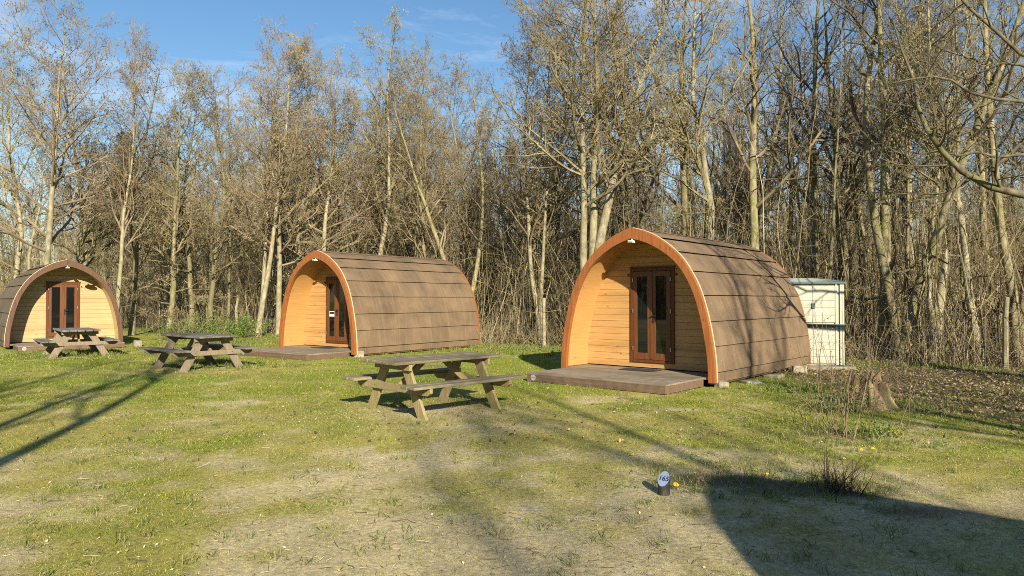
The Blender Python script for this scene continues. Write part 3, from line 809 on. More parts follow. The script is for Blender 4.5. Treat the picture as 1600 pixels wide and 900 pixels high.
M['twig_gold'] = twig('twig_gold', (0.09, 0.073, 0.037), (0.18, 0.148, 0.08), (0.30, 0.255, 0.15))
TV = {}
def tv(key, **k): TV[key] = make_tree_meshes(key, **k)
tv('alder_a', seed=11, bark='bark_pale', twm='twig_purple', n1=32, lf1=(.26, .42), clear=.26, ang1=(42, 72), n3=8, cones=2500)
tv('alder_b', seed=12, bark='bark', twm='twig_brown', n1=28, lf1=(.24, .40), wander=.07, clear=.24, low=10, cones=2500)
tv('alder_c', seed=13, bark='bark', twm='twig_olive', n1=30, lf1=(.22, .38), ang1=(40, 78), clear=.25, wander=.06, low=12, cones=2500)
tv('alder_twin', seed=14, stems=2, bark='bark_pale', twm='twig_brown', n1=20, lf1=(.24, .38), clear=.30, r0=.12, spread=.2, cones=2500)
tv('alder_tall', seed=15, bark='bark', twm='twig_dark', n1=15, clear=.45, lf1=(.16, .28), n2=6, n3=5, cones=400, low=8)
tv('alder_lean', seed=16, bark='bark_pale', twm='twig_olive', lean=.16, n1=26, lf1=(.22, .38), wander=.08, low=8, cones=2500)
tv('big_spread', seed=17, H=13.2, r0=.20, stems=3, spread=.05, clear=.38, n1=22, lf1=(.32, .46), ang1=(42, 72), up1=.06, bark='bark_pale', twm='twig_gold', n2=10, n3=7, n4=3, cones=3500)
tv('ash_open', seed=18, H=14.0, r0=.17, bark='bark', twm='twig_dark', clear=.32, n1=15, lf1=(.24, .40), ang1=(28, 52), n2=7, n3=4, n4=2, twig_r=.005, cones=0, wander=.045, low=5)
tv('ash_fork', seed=19, H=13.5, r0=.16, stems=2, spread=.13, bark='bark', twm='twig_dark', clear=.34, n1=12, lf1=(.22, .38), ang1=(30, 60), n2=7, n3=4, n4=2, twig_r=.005, cones=0, low=5)
tv('bare_shank', seed=25, H=14.0, r0=.165, bark='bark', twm='twig_dark', clear=.48, n1=9, lf1=(.28, .46), ang1=(25, 50), n2=7, n3=5, n4=2, twig_r=.005, cones=0, wander=.05)
tv('birch_up', seed=20, H=11.5, r0=.09, bark='bark_pale', twm='twig_purple', clear=.3, n1=26, lf1=(.2, .32), ang1=(18, 34), n2=7, n3=6, n4=3, cones=0, up1=.2, low=6)
tv('sapling_a', seed=21, H=7.5, r0=.05, bark='bark', twm='twig_olive', clear=.15, n1=16, lf1=(.16, .3), n2=6, n3=5, n4=2, cones=0, wander=.07)
tv('sapling_b', seed=22, H=6.5, r0=.045, stems=3, spread=.3, bark='bark_pale', twm='twig_brown', clear=.2, n1=9, lf1=(.16, .28), n2=6, n3=5, n4=2, cones=0, wander=.07)
tv('pole_thin', seed=23, H=11.5, r0=.075, bark='bark', twm='twig_brown', clear=.5, n1=12, lf1=(.12, .24), n2=6, n3=6, n4=2, cones=0, wander=.045, low=12)
tv('pole_dark', seed=24, H=12, r0=.085, bark='bark_dark', twm='twig_dark', clear=.45, n1=13, lf1=(.12, .26), n2=6, n3=6, n4=2, cones=0, wander=.06, low=12)

def place_tree(kind, x, y, rz, sc=1.0, hs=1.0, label=None, group=None, tilt=(0, 0), name='bare_tree'):
    e = empty(name, (x, y, gz_at(x, y) - .02), rz)
    e.rotation_euler = (tilt[0], tilt[1], rz); e.scale = (sc, sc, sc * hs)
    t, c = TV[kind]; link_mesh('trunk', t, e); link_mesh('crown', c, e)
    tag(e, label, 'tree', group); return e

R_ = math.radians
KEY = [  # kind, pixel x, depth, rotation, scale, height scale, label, tilt
 ('alder_a', 68, 25.0, 40, 1.06, 1.0, 'tall bare alder rising above the brown arched pod with reddish twig crown', (0, R_(2))),
 ('alder_c', 122, 28.5, 70, 1.0, .98, 'brown alder rising directly above the ridge end of the brown arched pod', (0, 0)),
 ('alder_b', 262, 29.5, 95, .98, .97, 'broad twiggy alder behind the gap between fence and dark grey picnic table', (0, 0)),
 ('alder_c', 300, 31.5, 215, 1.0, 1.0, 'olive twigged alder a little back from the straight mossy trunk', (0, 0)),
 ('alder_a', 508, 29.5, 330, 1.0, .98, 'reddish crowned alder above the porch end of the middle pod ridge', (0, 0)),
 ('alder_b', 600, 30.5, 140, 1.0, .97, 'brown crowned alder above the middle of the middle pod ridge', (0, 0)),
 ('alder_lean', 30, 27.0, 200, .95, 1.0, 'pale trunk poking up behind the roof of the brown arched pod', (0, 0)),
 ('birch_up', 178, 27.0, 80, 1.05, 1.05, 'straight slim pale trunk just beside the brown arched pod, towards the fence', (0, 0)),
 ('alder_b', 206, 29.0, 150, 1.0, 1.0, 'ivy topped alder between the brown arched pod and the dark picnic table', (0, R_(2))),
 ('alder_c', 328, 30.0, 10, 1.0, 1.0, 'straight mossy trunk directly behind the dark grey picnic table', (0, 0)),
 ('pole_thin', 356, 32.0, 50, 1.0, 1.05, 'slim pole tree beside the mossy trunk behind the dark grey picnic table', (0, 0)),
 ('alder_twin', 405, 27.5, 260, 1.04, 1.0, 'pale twin alder leaning away from the middle pod porch', (0, R_(-7))),
 ('alder_a', 436, 28.5, 190, 1.0, .95, 'whitish alder trunk directly behind the arch of the middle pod', (0, 0)),
 ('alder_lean', 462, 30.0, 20, .95, 1.02, 'leaning alder rising over the arch apex of the middle pod', (0, 0)),
 ('alder_c', 545, 31.0, 120, .92, 1.0, 'olive twigged alder above the front half of the middle pod roof', (0, 0)),
 ('birch_up', 652, 29.0, 10, 1.1, .93, 'upright broom crowned tree above the rear half of the middle pod roof', (0, 0)),
 ('birch_up', 690, 31.0, 150, 1.0, 1.0, 'second upright crowned tree behind the rear arch of the middle pod', (0, 0)),
 ('alder_b', 735, 28.0, 300, .9, 1.0, 'knotted brown alder just past the rear end of the middle pod', (0, 0)),
 ('alder_twin', 845, 22.8, 90, .86, 1.0, 'pale forked trunk standing alone between the middle pod and the shed side pod', (0, 0)),
 ('big_spread', 925, 21.0, 35, 1.0, 1.0, 'large triple stemmed tree with broad twiggy crown behind the shed side pod arch', (0, 0)),
 ('pole_dark', 985, 23.0, 80, 1.0, 1.0, 'dark slim trunk behind the apex of the shed side pod arch', (0, 0)),
 ('ash_open', 1185, 20.0, 170, .95, 1.0, 'tall grey open crowned tree above the shed side pod roof', (0, 0)),
 ('ash_open', 1275, 20.5, 60, .92, 1.05, 'straight tall trunk rising over the middle of the storage shed lid', (0, 0)),
 ('ash_fork', 1318, 21.0, 110, .9, 1.0, 'trunk with slanting fork behind the outer corner of the storage shed', (0, 0)),
 ('ash_open', 1381, 17.9, 250, .95, 1.0, 'stout mossy trunk nearer the shed of the pair past the storage shed', (0, R_(-1))),
 ('ash_fork', 1405, 17.4, 15, .95, 1.02, 'stout mossy trunk farther from the shed of the pair past the shed', (0, R_(1.5))),
 ('pole_thin', 1512, 17.6, 200, 1.0, 1.05, 'slim curved trunk between the splintered snag and the crooked trunk', (0, 0)),
 ('alder_lean', 1532, 16.6, 190, .8, 1.1, 'crooked slim trunk growing close beside the tall mossy fence post', (0, R_(3))),
 ('ash_fork', 1588, 16.5, 75, .85, 1.1, 'forked trunk beyond the tall mossy fence post', (0, 0)),
]
placed = []
for k in KEY:
    x, y, _ = pix(k[1], k[2]); placed.append((x, y, 1.3))
    e = place_tree(k[0], x, y, R_(k[3]), k[4], k[5], k[6], 'bare trees of the wood', k[7])
    if 'ivy' in k[6]: ivy_tree = e
# trees behind the photographer, whose shadows cross the lawn
for (kd, x, y, rz, sc, hs, lab) in (
        ('bare_shank', -1.85, -4.6, 60, .98, 1.0, 'open crowned tree behind the photographer casting the long double shadow on the lawn'),
        ('bare_shank', -2.35, -5.0, 200, .9, 1.0, 'slim tree behind the photographer beside it, leaning apart'),
        ('bare_shank', 8.1, -24.0, 130, 1.2, 1.05, 'tall tree well behind the photographer casting soft central shadow'),
        ('ash_open', -3.4, -6.8, 20, .9, 1.0, 'wide branched tree behind the photographer throwing fine fanned shadows'),
        ('ash_open', 6.9, -12.0, 300, 1.0, 1.0, 'grey open crowned tree behind the photographer throwing branch shadows before the deck'),
        ('ash_open', 9.2, -3.4, 200, .95, .95, 'open crowned tree whose branches shade the shed side pod roof'),
        ('ash_fork', 13.0, -9.0, 90, 1.1, 1.1, 'forked tree farthest aside behind the photographer'),
        ('alder_tall', -10.5, -4.5, 190, 1.0, 1.0, 'high crowned tree far aside behind the photographer')):
    place_tree(kd, x, y, R_(rz), sc, hs, lab, 'trees behind the photographer'); placed.append((x, y, 1.5))
# wood beyond the fence
rng = np.random.RandomState(77); cand = []
kinds_f = ['alder_a', 'alder_b', 'alder_c', 'alder_twin', 'alder_tall', 'alder_lean', 'birch_up', 'pole_thin', 'pole_dark', 'sapling_a', 'sapling_b', 'ash_open', 'ash_fork']
n_for = 0; tries = 0
zones = (('between and behind the brown arched pod', -99, 260), ('behind the grey picnic table', 260, 440), ('behind the middle pod', 440, 760), ('between the middle and shed side pods', 760, 900), ('behind the shed side pod', 900, 1260), ('past the storage shed', 1260, 1900))
while n_for < 262 and tries < 30000:
    tries += 1
    y = 17 + 50 * rng.rand() ** 1.35; x = (rng.rand() * 2 - 1) * (y * .80 + 2)
    dfen = y - fence_y(x)
    if dfen < .7 or dfen > 36: continue
    if x < -8 and y < 27.5: continue
    if 790 < 800 + x / y * FPX < 1060 and y < 27: continue
    right = x > 3
    mind = 1.35 if right else 1.2
    if any((x - a) ** 2 + (y - b) ** 2 < (mind * (1 if q < 1.4 else 1)) ** 2 for a, b, q in placed): continue
    placed.append((x, y, 1)); n_for += 1
    px = 800 + x / y * FPX
    w = np.array([3, 3, 3, 2, 3, 2, 2, 4, 4, 3, 2, .6, .6]) if not right else np.array([.6, 1, .8, .8, 3, 1, .6, 5, 5, 2.5, 1.5, 3, 2.5])
    kd = kinds_f[rng.choice(len(kinds_f), p=w / w.sum())]
    sc = .80 + .25 * rng.rand(); hs = .95 + .2 * rng.rand()
    if kd.startswith('ash') and not right: sc *= .82
    if not right: hs *= .93
    zone = [z for z in zones if z[1] <= px < z[2]] or [zones[-1] if px > 800 else zones[0]]
    look = 'thin young' if kd.startswith('sapling') else 'slender pole-like' if kd.startswith('pole') else 'twiggy crowned'
    far = 'close behind the fence' if dfen < 8 else 'deep in the wood'
    place_tree(kd, x, y, rng.rand() * 6.28, sc, hs, f'{look} bare tree {far}, {zone[0][0]}', f'{look} trees {far}, {zone[0][0]}', (rng.normal() * .03, rng.normal() * .03), 'sapling' if kd.startswith('sapling') else 'bare_tree')

def leaf_cloud(rng, P, size, cols, flat=.4):
    """diamond leaves at points"""
    n = len(P); nrm = unit(rng.normal(size=(n, 3)) + np.array([0, -.3, flat])); u = unit(np.cross(nrm, rng.normal(size=(n, 3)))); v = np.cross(nrm, u)
    s = (size * (.6 + .8 * rng.rand(n)))[:, None]
    V = np.stack([P - u * s, P + v * s * .5, P + u * s, P - v * s * .5], 1).reshape(-1, 3); F = np.arange(4 * n).reshape(n, 4)
    c = np.asarray(cols)[rng.randint(len(cols), size=n)] * (.7 + .6 * rng.rand(n))[:, None]
    return V, F, np.repeat(c, 4, 0)
# ivy on the ivy-topped alder
rng = np.random.RandomState(8); n = 2600; hh = 5.8 + 2.8 * rng.rand(n); a = rng.rand(n) * 6.28; rr = .12 + .42 * rng.rand(n) * (1 - np.abs(hh - 7.3) / 1.8 * .6)
g = Geo(); V, F, C = leaf_cloud(rng, np.stack([rr * np.cos(a) + .25, rr * np.sin(a), hh], 1), .05, [(.03, .06, .018), (.04, .075, .02), (.06, .085, .03)]); g.add(V, F, C)
tag(link_mesh('ivy', g.mesh('ivy', M['leaf']), ivy_tree), kind='stuff')

# overhanging tree off the right edge: its long bowed limbs cross the frame corner
def make_overhang():
    rng = np.random.RandomState(31)
    D = 11.0
    root = empty('overhanging_tree', (10.6, D, gz_at(10.6, D) - .05)); tag(root, 'tree with one long bowed mossy limb overhanging the leafy ground', 'tree', 'bare trees of the wood')
    tr = np.array([[(0, 0, -.1), (.05, 0, 1.0), (-.05, .1, 2.0), (-.1, .1, 2.9), (0, .1, 3.8), (.1, .2, 5.0), (.1, .2, 6.5), (.2, .3, 8.2), (.3, .4, 10.0), (.3, .4, 12)]], float)
    R = np.array([[.24, .2, .19, .18, .165, .15, .12, .09, .06, .03]])
    V, F = tubes(tr, R, 12, rng); g = Geo(); g.add(V, F); link_mesh('trunk', g.mesh('trunk', M['bark'], True), root)
    c = Geo()
    def px(pts, dd=0.0):
        out = []
        for i, (x, y) in enumerate(pts):
            d = D + dd * i / len(pts); out.append(((x - 800) / FPX * d - 10.6, d - D, 1.5 + (HOR - y) / FPX * d))
        return np.array(out)
    limbs = [(px([(1800, 250), (1700, 312), (1600, 299), (1550, 287), (1505, 262), (1475, 232), (1450, 195), (1437, 160), (1432, 120), (1412, 70), (1398, 20)]), .075, .010),
             (px([(1800, 40), (1720, 60), (1660, 90), (1600, 78), (1560, 40), (1520, 5), (1490, -30), (1450, -60), (1420, -90), (1400, -120), (1380, -150)], 1.0), .042, .008),
             (px([(1790, 120), (1720, 175), (1650, 165), (1600, 152), (1560, 148), (1520, 138), (1490, 118), (1460, 112), (1430, 116), (1400, 122), (1370, 118)], -1.2), .036, .006),
             (px([(1800, 230), (1730, 245), (1660, 240), (1600, 236), (1560, 240), (1530, 232), (1500, 238), (1470, 230), (1440, 236), (1410, 228), (1380, 236)], .8), .035, .006),
             (px([(1790, 90), (1720, 100), (1660, 120), (1600, 95), (1570, 92), (1540, 105), (1515, 118), (1490, 110), (1465, 95), (1440, 88), (1420, 70)], 2.0), .03, .005)]
    P1 = np.stack([l[0] for l in limbs]); R1 = np.stack([np.linspace(l[1], l[2], 11) for l in limbs])
    V, F = tubes(P1, R1, 8, rng); c.add(V, F)
    P2, R2 = spawn(rng, P1, R1, 13, .25, 1, (35, 75), (.12, .3), 8, .16, .04, .5, .006, .4, .3); V, F = tubes(P2, R2, 5, rng); c.add(V, F)
    P3, R3 = spawn(rng, P2, R2, 7, .2, 1, (30, 65), (.3, .55), 5, .16, .04, .6, .0032, .2, .4); V, F = tubes(P3, R3, 4, rng); c.add(V, F)
    P4, R4 = spawn(rng, P3, R3, 4, .2, 1, (30, 60), (.35, .6), 3, .15, .05, .7, .0022, .08, .4); V, F = tubes(P4, R4, 3, rng); c.add(V, F)
    link_mesh('limb', c.mesh('limb', M['bark_dark'], True), root)
    c2 = Geo()
    Pu, Ru = spawn(rng, tr, R, 12, .5, 1, (35, 70), (.2, .35), 8, .13, .05, .5, .01, .4); V, F = tubes(Pu, Ru, 5, rng); c2.add(V, F)
    Pv, Rv = spawn(rng, Pu, Ru, 9, .2, 1, (30, 65), (.3, .55), 6, .15, .04, .6, .005, .2); V, F = tubes(Pv, Rv, 4, rng); c2.add(V, F)
    Pw, Rw = spawn(rng, Pv, Rv, 6, .2, 1, (30, 65), (.3, .6), 4, .15, .04, .6, .003, .1); V, F = tubes(Pw, Rw, 3, rng); c2.add(V, F)
    link_mesh('crown', c2.mesh('crown', M['twig_dark'], False), root)
make_overhang()

# broken pale snag right of the two stout trunks
def make_snag():
    rng = np.random.RandomState(3); x, y, _ = pix(1461, 16.6); root = empty('broken_snag', (x, y, gz_at(x, y)))
    tag(root, 'pale splintered dead trunk beyond the pair of stout mossy trunks', 'tree')
    P = np.array([[(0, 0, -.05), (-.02, 0, .5), (.0, 0, 1.0), (.12, .0, 1.5), (.25, .05, 2.1), (.33, .05, 2.7)], [(0.02, 0, .8), (-.08, 0, 1.15), (-.14, 0, 1.5), (-.13, 0, 1.9), (-.16, 0, 2.3), (-.2, 0, 2.6)]], float)
    R = np.array([[.20, .14, .13, .11, .09, .03], [.06, .055, .05, .04, .03, .01]]); V, F = tubes(P, R, 9, rng); g = Geo(); g.add(V + rng.normal(size=V.shape) * .012, F)
    link_mesh('trunk', g.mesh('trunk', M['bark_pale'], True), root)
    P, R = spawn(rng, P, R, 6, .5, 1, (40, 90), (.15, .4), 5, .2, .02, .4, .008, .2); V, F = tubes(P, R, 4, rng); g = Geo(); g.add(V, F); tag(link_mesh('branches', g.mesh('branches', M['bark_pale'], True), root), kind='stuff')
make_snag()

# ------------------------------------------------------------------ fence
def make_fence():
    root = empty('wire_fence', (0, 0, 0)); tag(root, 'low wire mesh fence on mossy wooden posts along the edge of the wood', 'fence')
    rng = np.random.RandomState(9)
    xs_ = [17.4, 14.2, 10.72, 7.4, 4.2, 1.0, -2.2, -5.5, -8.8, -12.2, -14.95, -17.4, -20.6, -24]
    for x in xs_:
        y = fence_y(x); z = gz_at(x, y); P = np.array([[(x, y, z - .05), (x + .01, y, z + .5), (x + rng.normal() * .02, y, z + 1.1), (x + rng.normal() * .03, y, z + 1.55)]]); R = np.array([[.062, .058, .055, .05]])
        V, F = tubes(P, R, 10, rng); g = Geo(); g.add(V, F)
        top = P[0, -1]; n = 10; a = np.arange(n) * 2 * np.pi / n
        V2 = np.concatenate([top[None] + np.stack([.05 * np.cos(a), .05 * np.sin(a), 0 * a], 1), top[None] + [[0, 0, .012]]]); F2 = np.array([[i, (i + 1) % n, n] for i in range(n)])
        g.add(V2, F2)
        link_mesh('post', g.mesh('post', M['bark_pale']), root)
    g = Geo(); xx = np.arange(-24, 17.4, .8)
    for h in (.08, .22, .36, .52, .70, .90, 1.12, 1.3):
        P = np.stack([xx, fence_y(xx) - .065, elev(xx, fence_y(xx)) + h + .012 * np.sin(xx * 2.1)], 1)[None]; V, F = tubes(P, np.full((1, len(xx)), .0026), 4, rng); g.add(V, F)
    xv = np.arange(-24, 17.4, .16); z = elev(xv, fence_y(xv)); P = np.stack([np.stack([xv, fence_y(xv) - .068, z + .05], 1), np.stack([xv, fence_y(xv) - .068, z + 1.12], 1)], 1)
    V, F = tubes(P, np.full((len(xv), 2), .002), 3, rng); g.add(V, F)
    link_mesh('wire_mesh', g.mesh('wire_mesh', M['steel']), root)
make_fence()

# ------------------------------------------------------------------ stump, shrubs, flowers
def make_stump():
    x, y = 5.02, 9.75; rng = np.random.RandomState(4); root = empty('tree_stump', (x, y, gz_at(x, y)), .4)
    tag(root, 'broken reddish brown tree stump with ivy, standing behind the bare shrub', 'stump'); root.scale = (.76, .76, .72)
    n, K = 28, 9; a = np.arange(n) * 2 * np.pi / n; V = []
    top = .42 + .18 * rng.rand(n) + .10 * np.sin(a * 2 + 1)
    for k in range(K):
        t = k / (K - 1); r = (.36 - .08 * t + .12 * (1 - t) ** 3) * (1 + .16 * np.sin(a * 5 + t) + .08 * rng.rand(n)); V.append(np.stack([r * np.cos(a) * .9, r * np.sin(a), -.04 + (top + .04) * t], 1))
    for k in range(1, 4):
        t = k / 3; r = (.16 - .10 * t) * (1 + .2 * rng.rand(n)); V.append(np.stack([r * np.cos(a), r * np.sin(a), top * (1 - t * .5)], 1))
    K2 = K + 3; V = np.concatenate(V); idx = np.arange(n * K2).reshape(K2, n); F = np.stack([idx[:-1], np.roll(idx, -1, 1)[:-1], np.roll(idx, -1, 1)[1:], idx[1:]], -1).reshape(-1, 4)
    m = noise_mat('stump_wood', [(0.3, (0.05, 0.033, 0.02)), (0.5, (0.17, 0.11, 0.06)), (0.75, (0.33, 0.235, 0.14))], scale=(1, 1, .25), nscale=14, rough=.9, bmp=.8, dist=.03, second=(7.0, (.12, .13, .05), .5, .65))
    link_mesh('trunk', np_mesh('trunk', V, [F], m, False), root)
    g = Geo(); p = rng.normal(size=(500, 3)) * np.array([.22, .2, .12]) + np.array([-.42, .1, .14]); p[:, 2] = np.abs(p[:, 2]); V, F, C = leaf_cloud(rng, p, .022, [(.05, .10, .02), (.09, .15, .03), (.16, .2, .05)]); g.add(V, F, C)
    tag(link_mesh('ivy', g.mesh('ivy', M['leaf']), root), kind='stuff')
    P = stepper(rng, rng.normal(size=(26, 3)) * [.12, .12, .02] + [0, 0, .3], rng.normal(size=(26, 3)) * [1, 1, .4] + [0, 0, .6], .25 + .45 * rng.rand(26), 6, .2, 0); V, F = tubes(P, np.linspace(.006, .002, 6)[None].repeat(26, 0), 4, rng)
    g = Geo(); g.add(V, F, (.20, .14, .09)); tag(link_mesh('shoots', g.mesh('shoots', M['stem']), root), kind='stuff')
make_stump()

def make_shrub(name, label, x, y, n, hmin, hmax, spread, rad, col, seed, twigs=3, buds=None, base=.12, up=.03, wander=.07, cat='shrub'):
    rng = np.random.RandomState(seed); root = empty(name, (x, y, gz_at(x, y) - .01)); tag(root, label, cat)
    st = rng.normal(size=(n, 3)) * [base, base, 0]; d = rng.normal(size=(n, 3)) * [spread, spread, 0] + [0, 0, 1]; ln = hmin + (hmax - hmin) * rng.rand(n)
    P = stepper(rng, st, d, ln, 9, wander, up); R = (rad * (.5 + .7 * rng.rand(n)))[:, None] * np.linspace(1, .3, 9)[None]
    V, F = tubes(P, R, 5, rng); g = Geo(); c = np.array(col) * (.75 + .5 * rng.rand(n))[:, None]; g.add(V, F, np.repeat(c, 45, 0)); tag(link_mesh('stems', g.mesh('stems', M['stem'], True), root), kind='stuff')
    if twigs:
        P2, R2 = spawn(rng, P, R, twigs, .3, .98, (25, 60), (.15, .4), 6, .12, .04, .6, .0014, .06); V, F = tubes(P2, R2, 3, rng); g = Geo(); g.add(V, F, np.array(col) * .9); tag(link_mesh('twigs', g.mesh('twigs', M['stem']), root), kind='stuff')
        if buds:
            q = np.concatenate([P2[:, 2:].reshape(-1, 3)]) + rng.normal(size=(len(P2) * 4, 3)) * .006; V, F, C = leaf_cloud(rng, q, .010, buds); g = Geo(); g.add(V, F, C); tag(link_mesh('buds', g.mesh('buds', M['leaf']), root), kind='stuff')
    return root
budc = [(.26, .28, .10), (.20, .22, .07), (.30, .27, .13)]
make_shrub('budding_shrub', 'bare budding shrub with tall thin stems in front of the stump', 3.72, 7.8, 26, .7, 1.55, .24, .006, (.17, .125, .08), 51, 4, budc, base=.26)
make_shrub('budding_shrub', 'spindly bare shrub growing between the stump and the shed', 4.55, 9.2, 14, .7, 1.6, .26, .005, (.15, .115, .075), 52, 5, budc, base=.25)
make_shrub('budding_shrub', 'short spindly shrub right against the stump with arching twigs', 5.75, 10.4, 16, .5, 1.3, .5, .005, (.15, .115, .075), 53, 4, budc, base=.18)
make_shrub('cut_shrub', 'small clump of cut dark twigs on the shaded bare soil', 2.56, 5.45, 75, .12, .34, .42, .0042, (.075, .052, .035), 54, 2, None, base=.085)
make_shrub('cut_shrub', 'low tangle of dry twigs between the number post and the cut clump', 1.85, 5.75, 60, .08, .26, 1.1, .0022, (.26, .20, .12), 55, 2, None, base=.3)
make_shrub('bare_bush', 'pale bare bush behind the rear end of the middle pod', -.9, 22.6, 60, .6, 1.7, .45, .006, (.32, .27, .17), 56, 4, None, base=.5)
make_shrub('bare_bush', 'tangled bare bush beside the brown arched pod', -11.6, 25.5, 70, .7, 2.0, .5, .007, (.22, .18, .10), 57, 4, None, base=.6)
# leafy green bush beside the middle pod
def leafy(label, x, y, sx, sy, sz, n, size, cols, seed, name='green_bush', nst=40):
    rng = np.random.RandomState(seed); root = empty(name, (x, y, gz_at(x, y))); tag(root, label, 'bush')
    st = rng.normal(size=(nst, 3)) * [sx * .5, sy * .5, 0]; P = stepper(rng, st, rng.normal(size=(nst, 3)) * [.5, .5, 0] + [0, 0, 1], sz * (.5 + .6 * rng.rand(nst)), 6, .15, 0); V, F = tubes(P, np.linspace(.006, .002, 6)[None].repeat(nst, 0), 3, rng)
    g = Geo(); g.add(V, F, (.16, .13, .06)); tag(link_mesh('stems', g.mesh('stems', M['stem']), root), kind='stuff')
    i = rng.randint(nst, size=n); t = .3 + .7 * rng.rand(n); k = np.clip((t * 5).astype(int), 0, 4); p = P[i, k] + (P[i, k + 1] - P[i, k]) * rng.rand(n)[:, None] + rng.normal(size=(n, 3)) * min(.07, sz * .25)
    V, F, C = leaf_cloud(rng, p, size, cols); g = Geo(); g.add(V, F, C); tag(link_mesh('leaves', g.mesh('leaves', M['leaf']), root), kind='stuff')
gr = [(.10, .18, .03), (.15, .24, .04), (.07, .13, .025)]
leafy('fresh green leafy bush at the wood edge beside the leaning twin alder', -10.9, 26.8, 1.1, .6, 1.1, 2600, .035, gr, 61)
leafy('low green brambles behind the dark grey picnic table', -13.0, 28.5, 1.3, .6, .8, 1800, .035, gr, 62)
leafy('dark green low bush at the rear of the brown arched pod', -12.8, 26.0, .8, .6, .8, 1200, .03, [(.04, .07, .02), (.07, .10, .03)], 63)
leafy('small leafy weeds at the foot of the stump', 4.35, 9.3, .4, .3, .26, 1100, .016, [(.10, .15, .04), (.17, .2, .07), (.22, .22, .10)], 64, 'leafy_weeds')
leafy('leafy weeds under the bare budding shrub', 4.0, 7.75, .35, .2, .16, 500, .014, gr, 65, 'leafy_weeds')
leafy('bright yellow green sprout beside the bare budding shrub', 4.18, 7.55, .07, .04, .14, 40, .020, [(.26, .30, .03), (.22, .28, .03)], 66, 'leafy_weeds', 10)
leafy('leafy weeds at the rear corner of the shed side pod', 4.55, 11.3, .5, .3, .12, 900, .015, gr, 67, 'leafy_weeds')

for (px_, py_, s, lab) in ((1054, 763, 1.25, 'large dandelion flower touching the number post'), (988, 713, .8, 'dandelion on lit grass midway between number post and deck'), (889, 673, .8, 'dandelion in the grass before the deck of the shed side pod'),
        (1344, 705, .9, 'dandelion of the pair before the bare shrub, closer to the number post'), (1361, 703, .9, 'dandelion of the pair before the bare shrub, farther from the number post'), (1354, 773, .8, 'dandelion just before the clump of cut dark twigs at the shadow edge'),
        (1197, 743, .7, 'dandelion at the edge of the bare soil behind the number post'), (1317, 718, .7, 'small dandelion just behind the clump of cut twigs'), (972, 690, .6, 'tiny dandelion in the grass midway to the shed side pod deck')):
    d = CAMH * FPX / (py_ - HOR); x = (px_ - 800) / FPX * d
    root = empty('dandelion', (x, d, gz_at(x, d) + .008), (px_ % 7 - 3) * .12); tag(root, lab, 'flower', 'dandelions in the grass')
    m = MB(); m.cyl((0, 0, 0), .0025, .035, 6); m.build('flower_stem', M['stem_green'], root)
    m = MB(); random.seed(px_)
    for ringi, (rr, zz, n) in enumerate(((.022, .036, 18), (.018, .040, 16), (.012, .043, 12), (.006, .045, 8))):
        for i in range(n):
            a = 2 * math.pi * (i + ringi * .5) / n; w = .16; m.add([(0, 0, .036), (rr * math.cos(a - w), rr * math.sin(a - w), zz), (rr * 1.08 * math.cos(a), rr * 1.08 * math.sin(a), zz - .001), (rr * math.cos(a + w), rr * math.sin(a + w), zz)], [(0, 1, 2, 3)])
    fh = m.build('flower_head', M['dandelion_yellow'], root); fh.rotation_euler = (.5, 0, 0); root.scale = (s * .75,) * 3

# ------------------------------------------------------------------ undergrowth, saplings, litter, grass (uncountable)
def scatter_wood(rng, n, d0, d1, power=1.0, spread=.82):
    out = []
    while sum(map(len, out)) < n:
        y = 13 + 70 * rng.rand(n * 3); x = (rng.rand(n * 3) * 2 - 1) * (y * spread + 2); d = y - fence_y(x)
        keep = (d > d0) & (d < d1) & ~((x < -9.5) & (y < 26.5)) & (rng.rand(n * 3) < 1 / (1 + power * np.maximum(d, 0) / 10)); out.append(np.stack([x[keep], y[keep]], 1))
    return np.concatenate(out)[:n]
def add_chains(g, rng, P, R, S_, cols):
    V, F = tubes(P, R, S_, rng); c = np.asarray(cols)[rng.randint(len(cols), size=len(P))] * (.6 + .8 * rng.rand(len(P)))[:, None]; g.add(V, F, np.repeat(c, P.shape[1] * S_, 0))
SC = [(.18, .14, .075), (.25, .20, .105), (.12, .09, .055), (.23, .205, .09), (.30, .25, .15), (.08, .06, .038)]
rng = np.random.RandomState(91)
# brambles and dead stems at the wood's edge
xy = scatter_wood(rng, 15000, -.2, 13, 2.0); n = len(xy); st = np.stack([xy[:, 0], xy[:, 1], elev(xy[:, 0], xy[:, 1])], 1)
patch = fbm(xy[:, 0], xy[:, 1], 2.5, 3); hgt = (.3 + 1.5 * rng.rand(n) ** 1.7) * (.4 + 1.3 * patch)
P = stepper(rng, st, rng.normal(size=(n, 3)) * [.45, .45, 0] + [0, 0, 1], hgt, 6, .16, -.05); g = Geo(); Rr = (.003 + .005 * rng.rand(n))[:, None] * np.linspace(1, .4, 6)[None]
add_chains(g, rng, P, Rr, 3, SC)
P2, R2 = spawn(rng, P[::2], Rr[::2], 3, .3, 1, (30, 70), (.2, .5), 4, .15, 0, .7, .0025, .12); add_chains(g, rng, P2, R2, 3, SC)
o = link_mesh('undergrowth', g.mesh('undergrowth', M['stem'])); tag(o, 'brown dead stems and brambles tangled along the edge of the wood', 'undergrowth', kind='stuff')
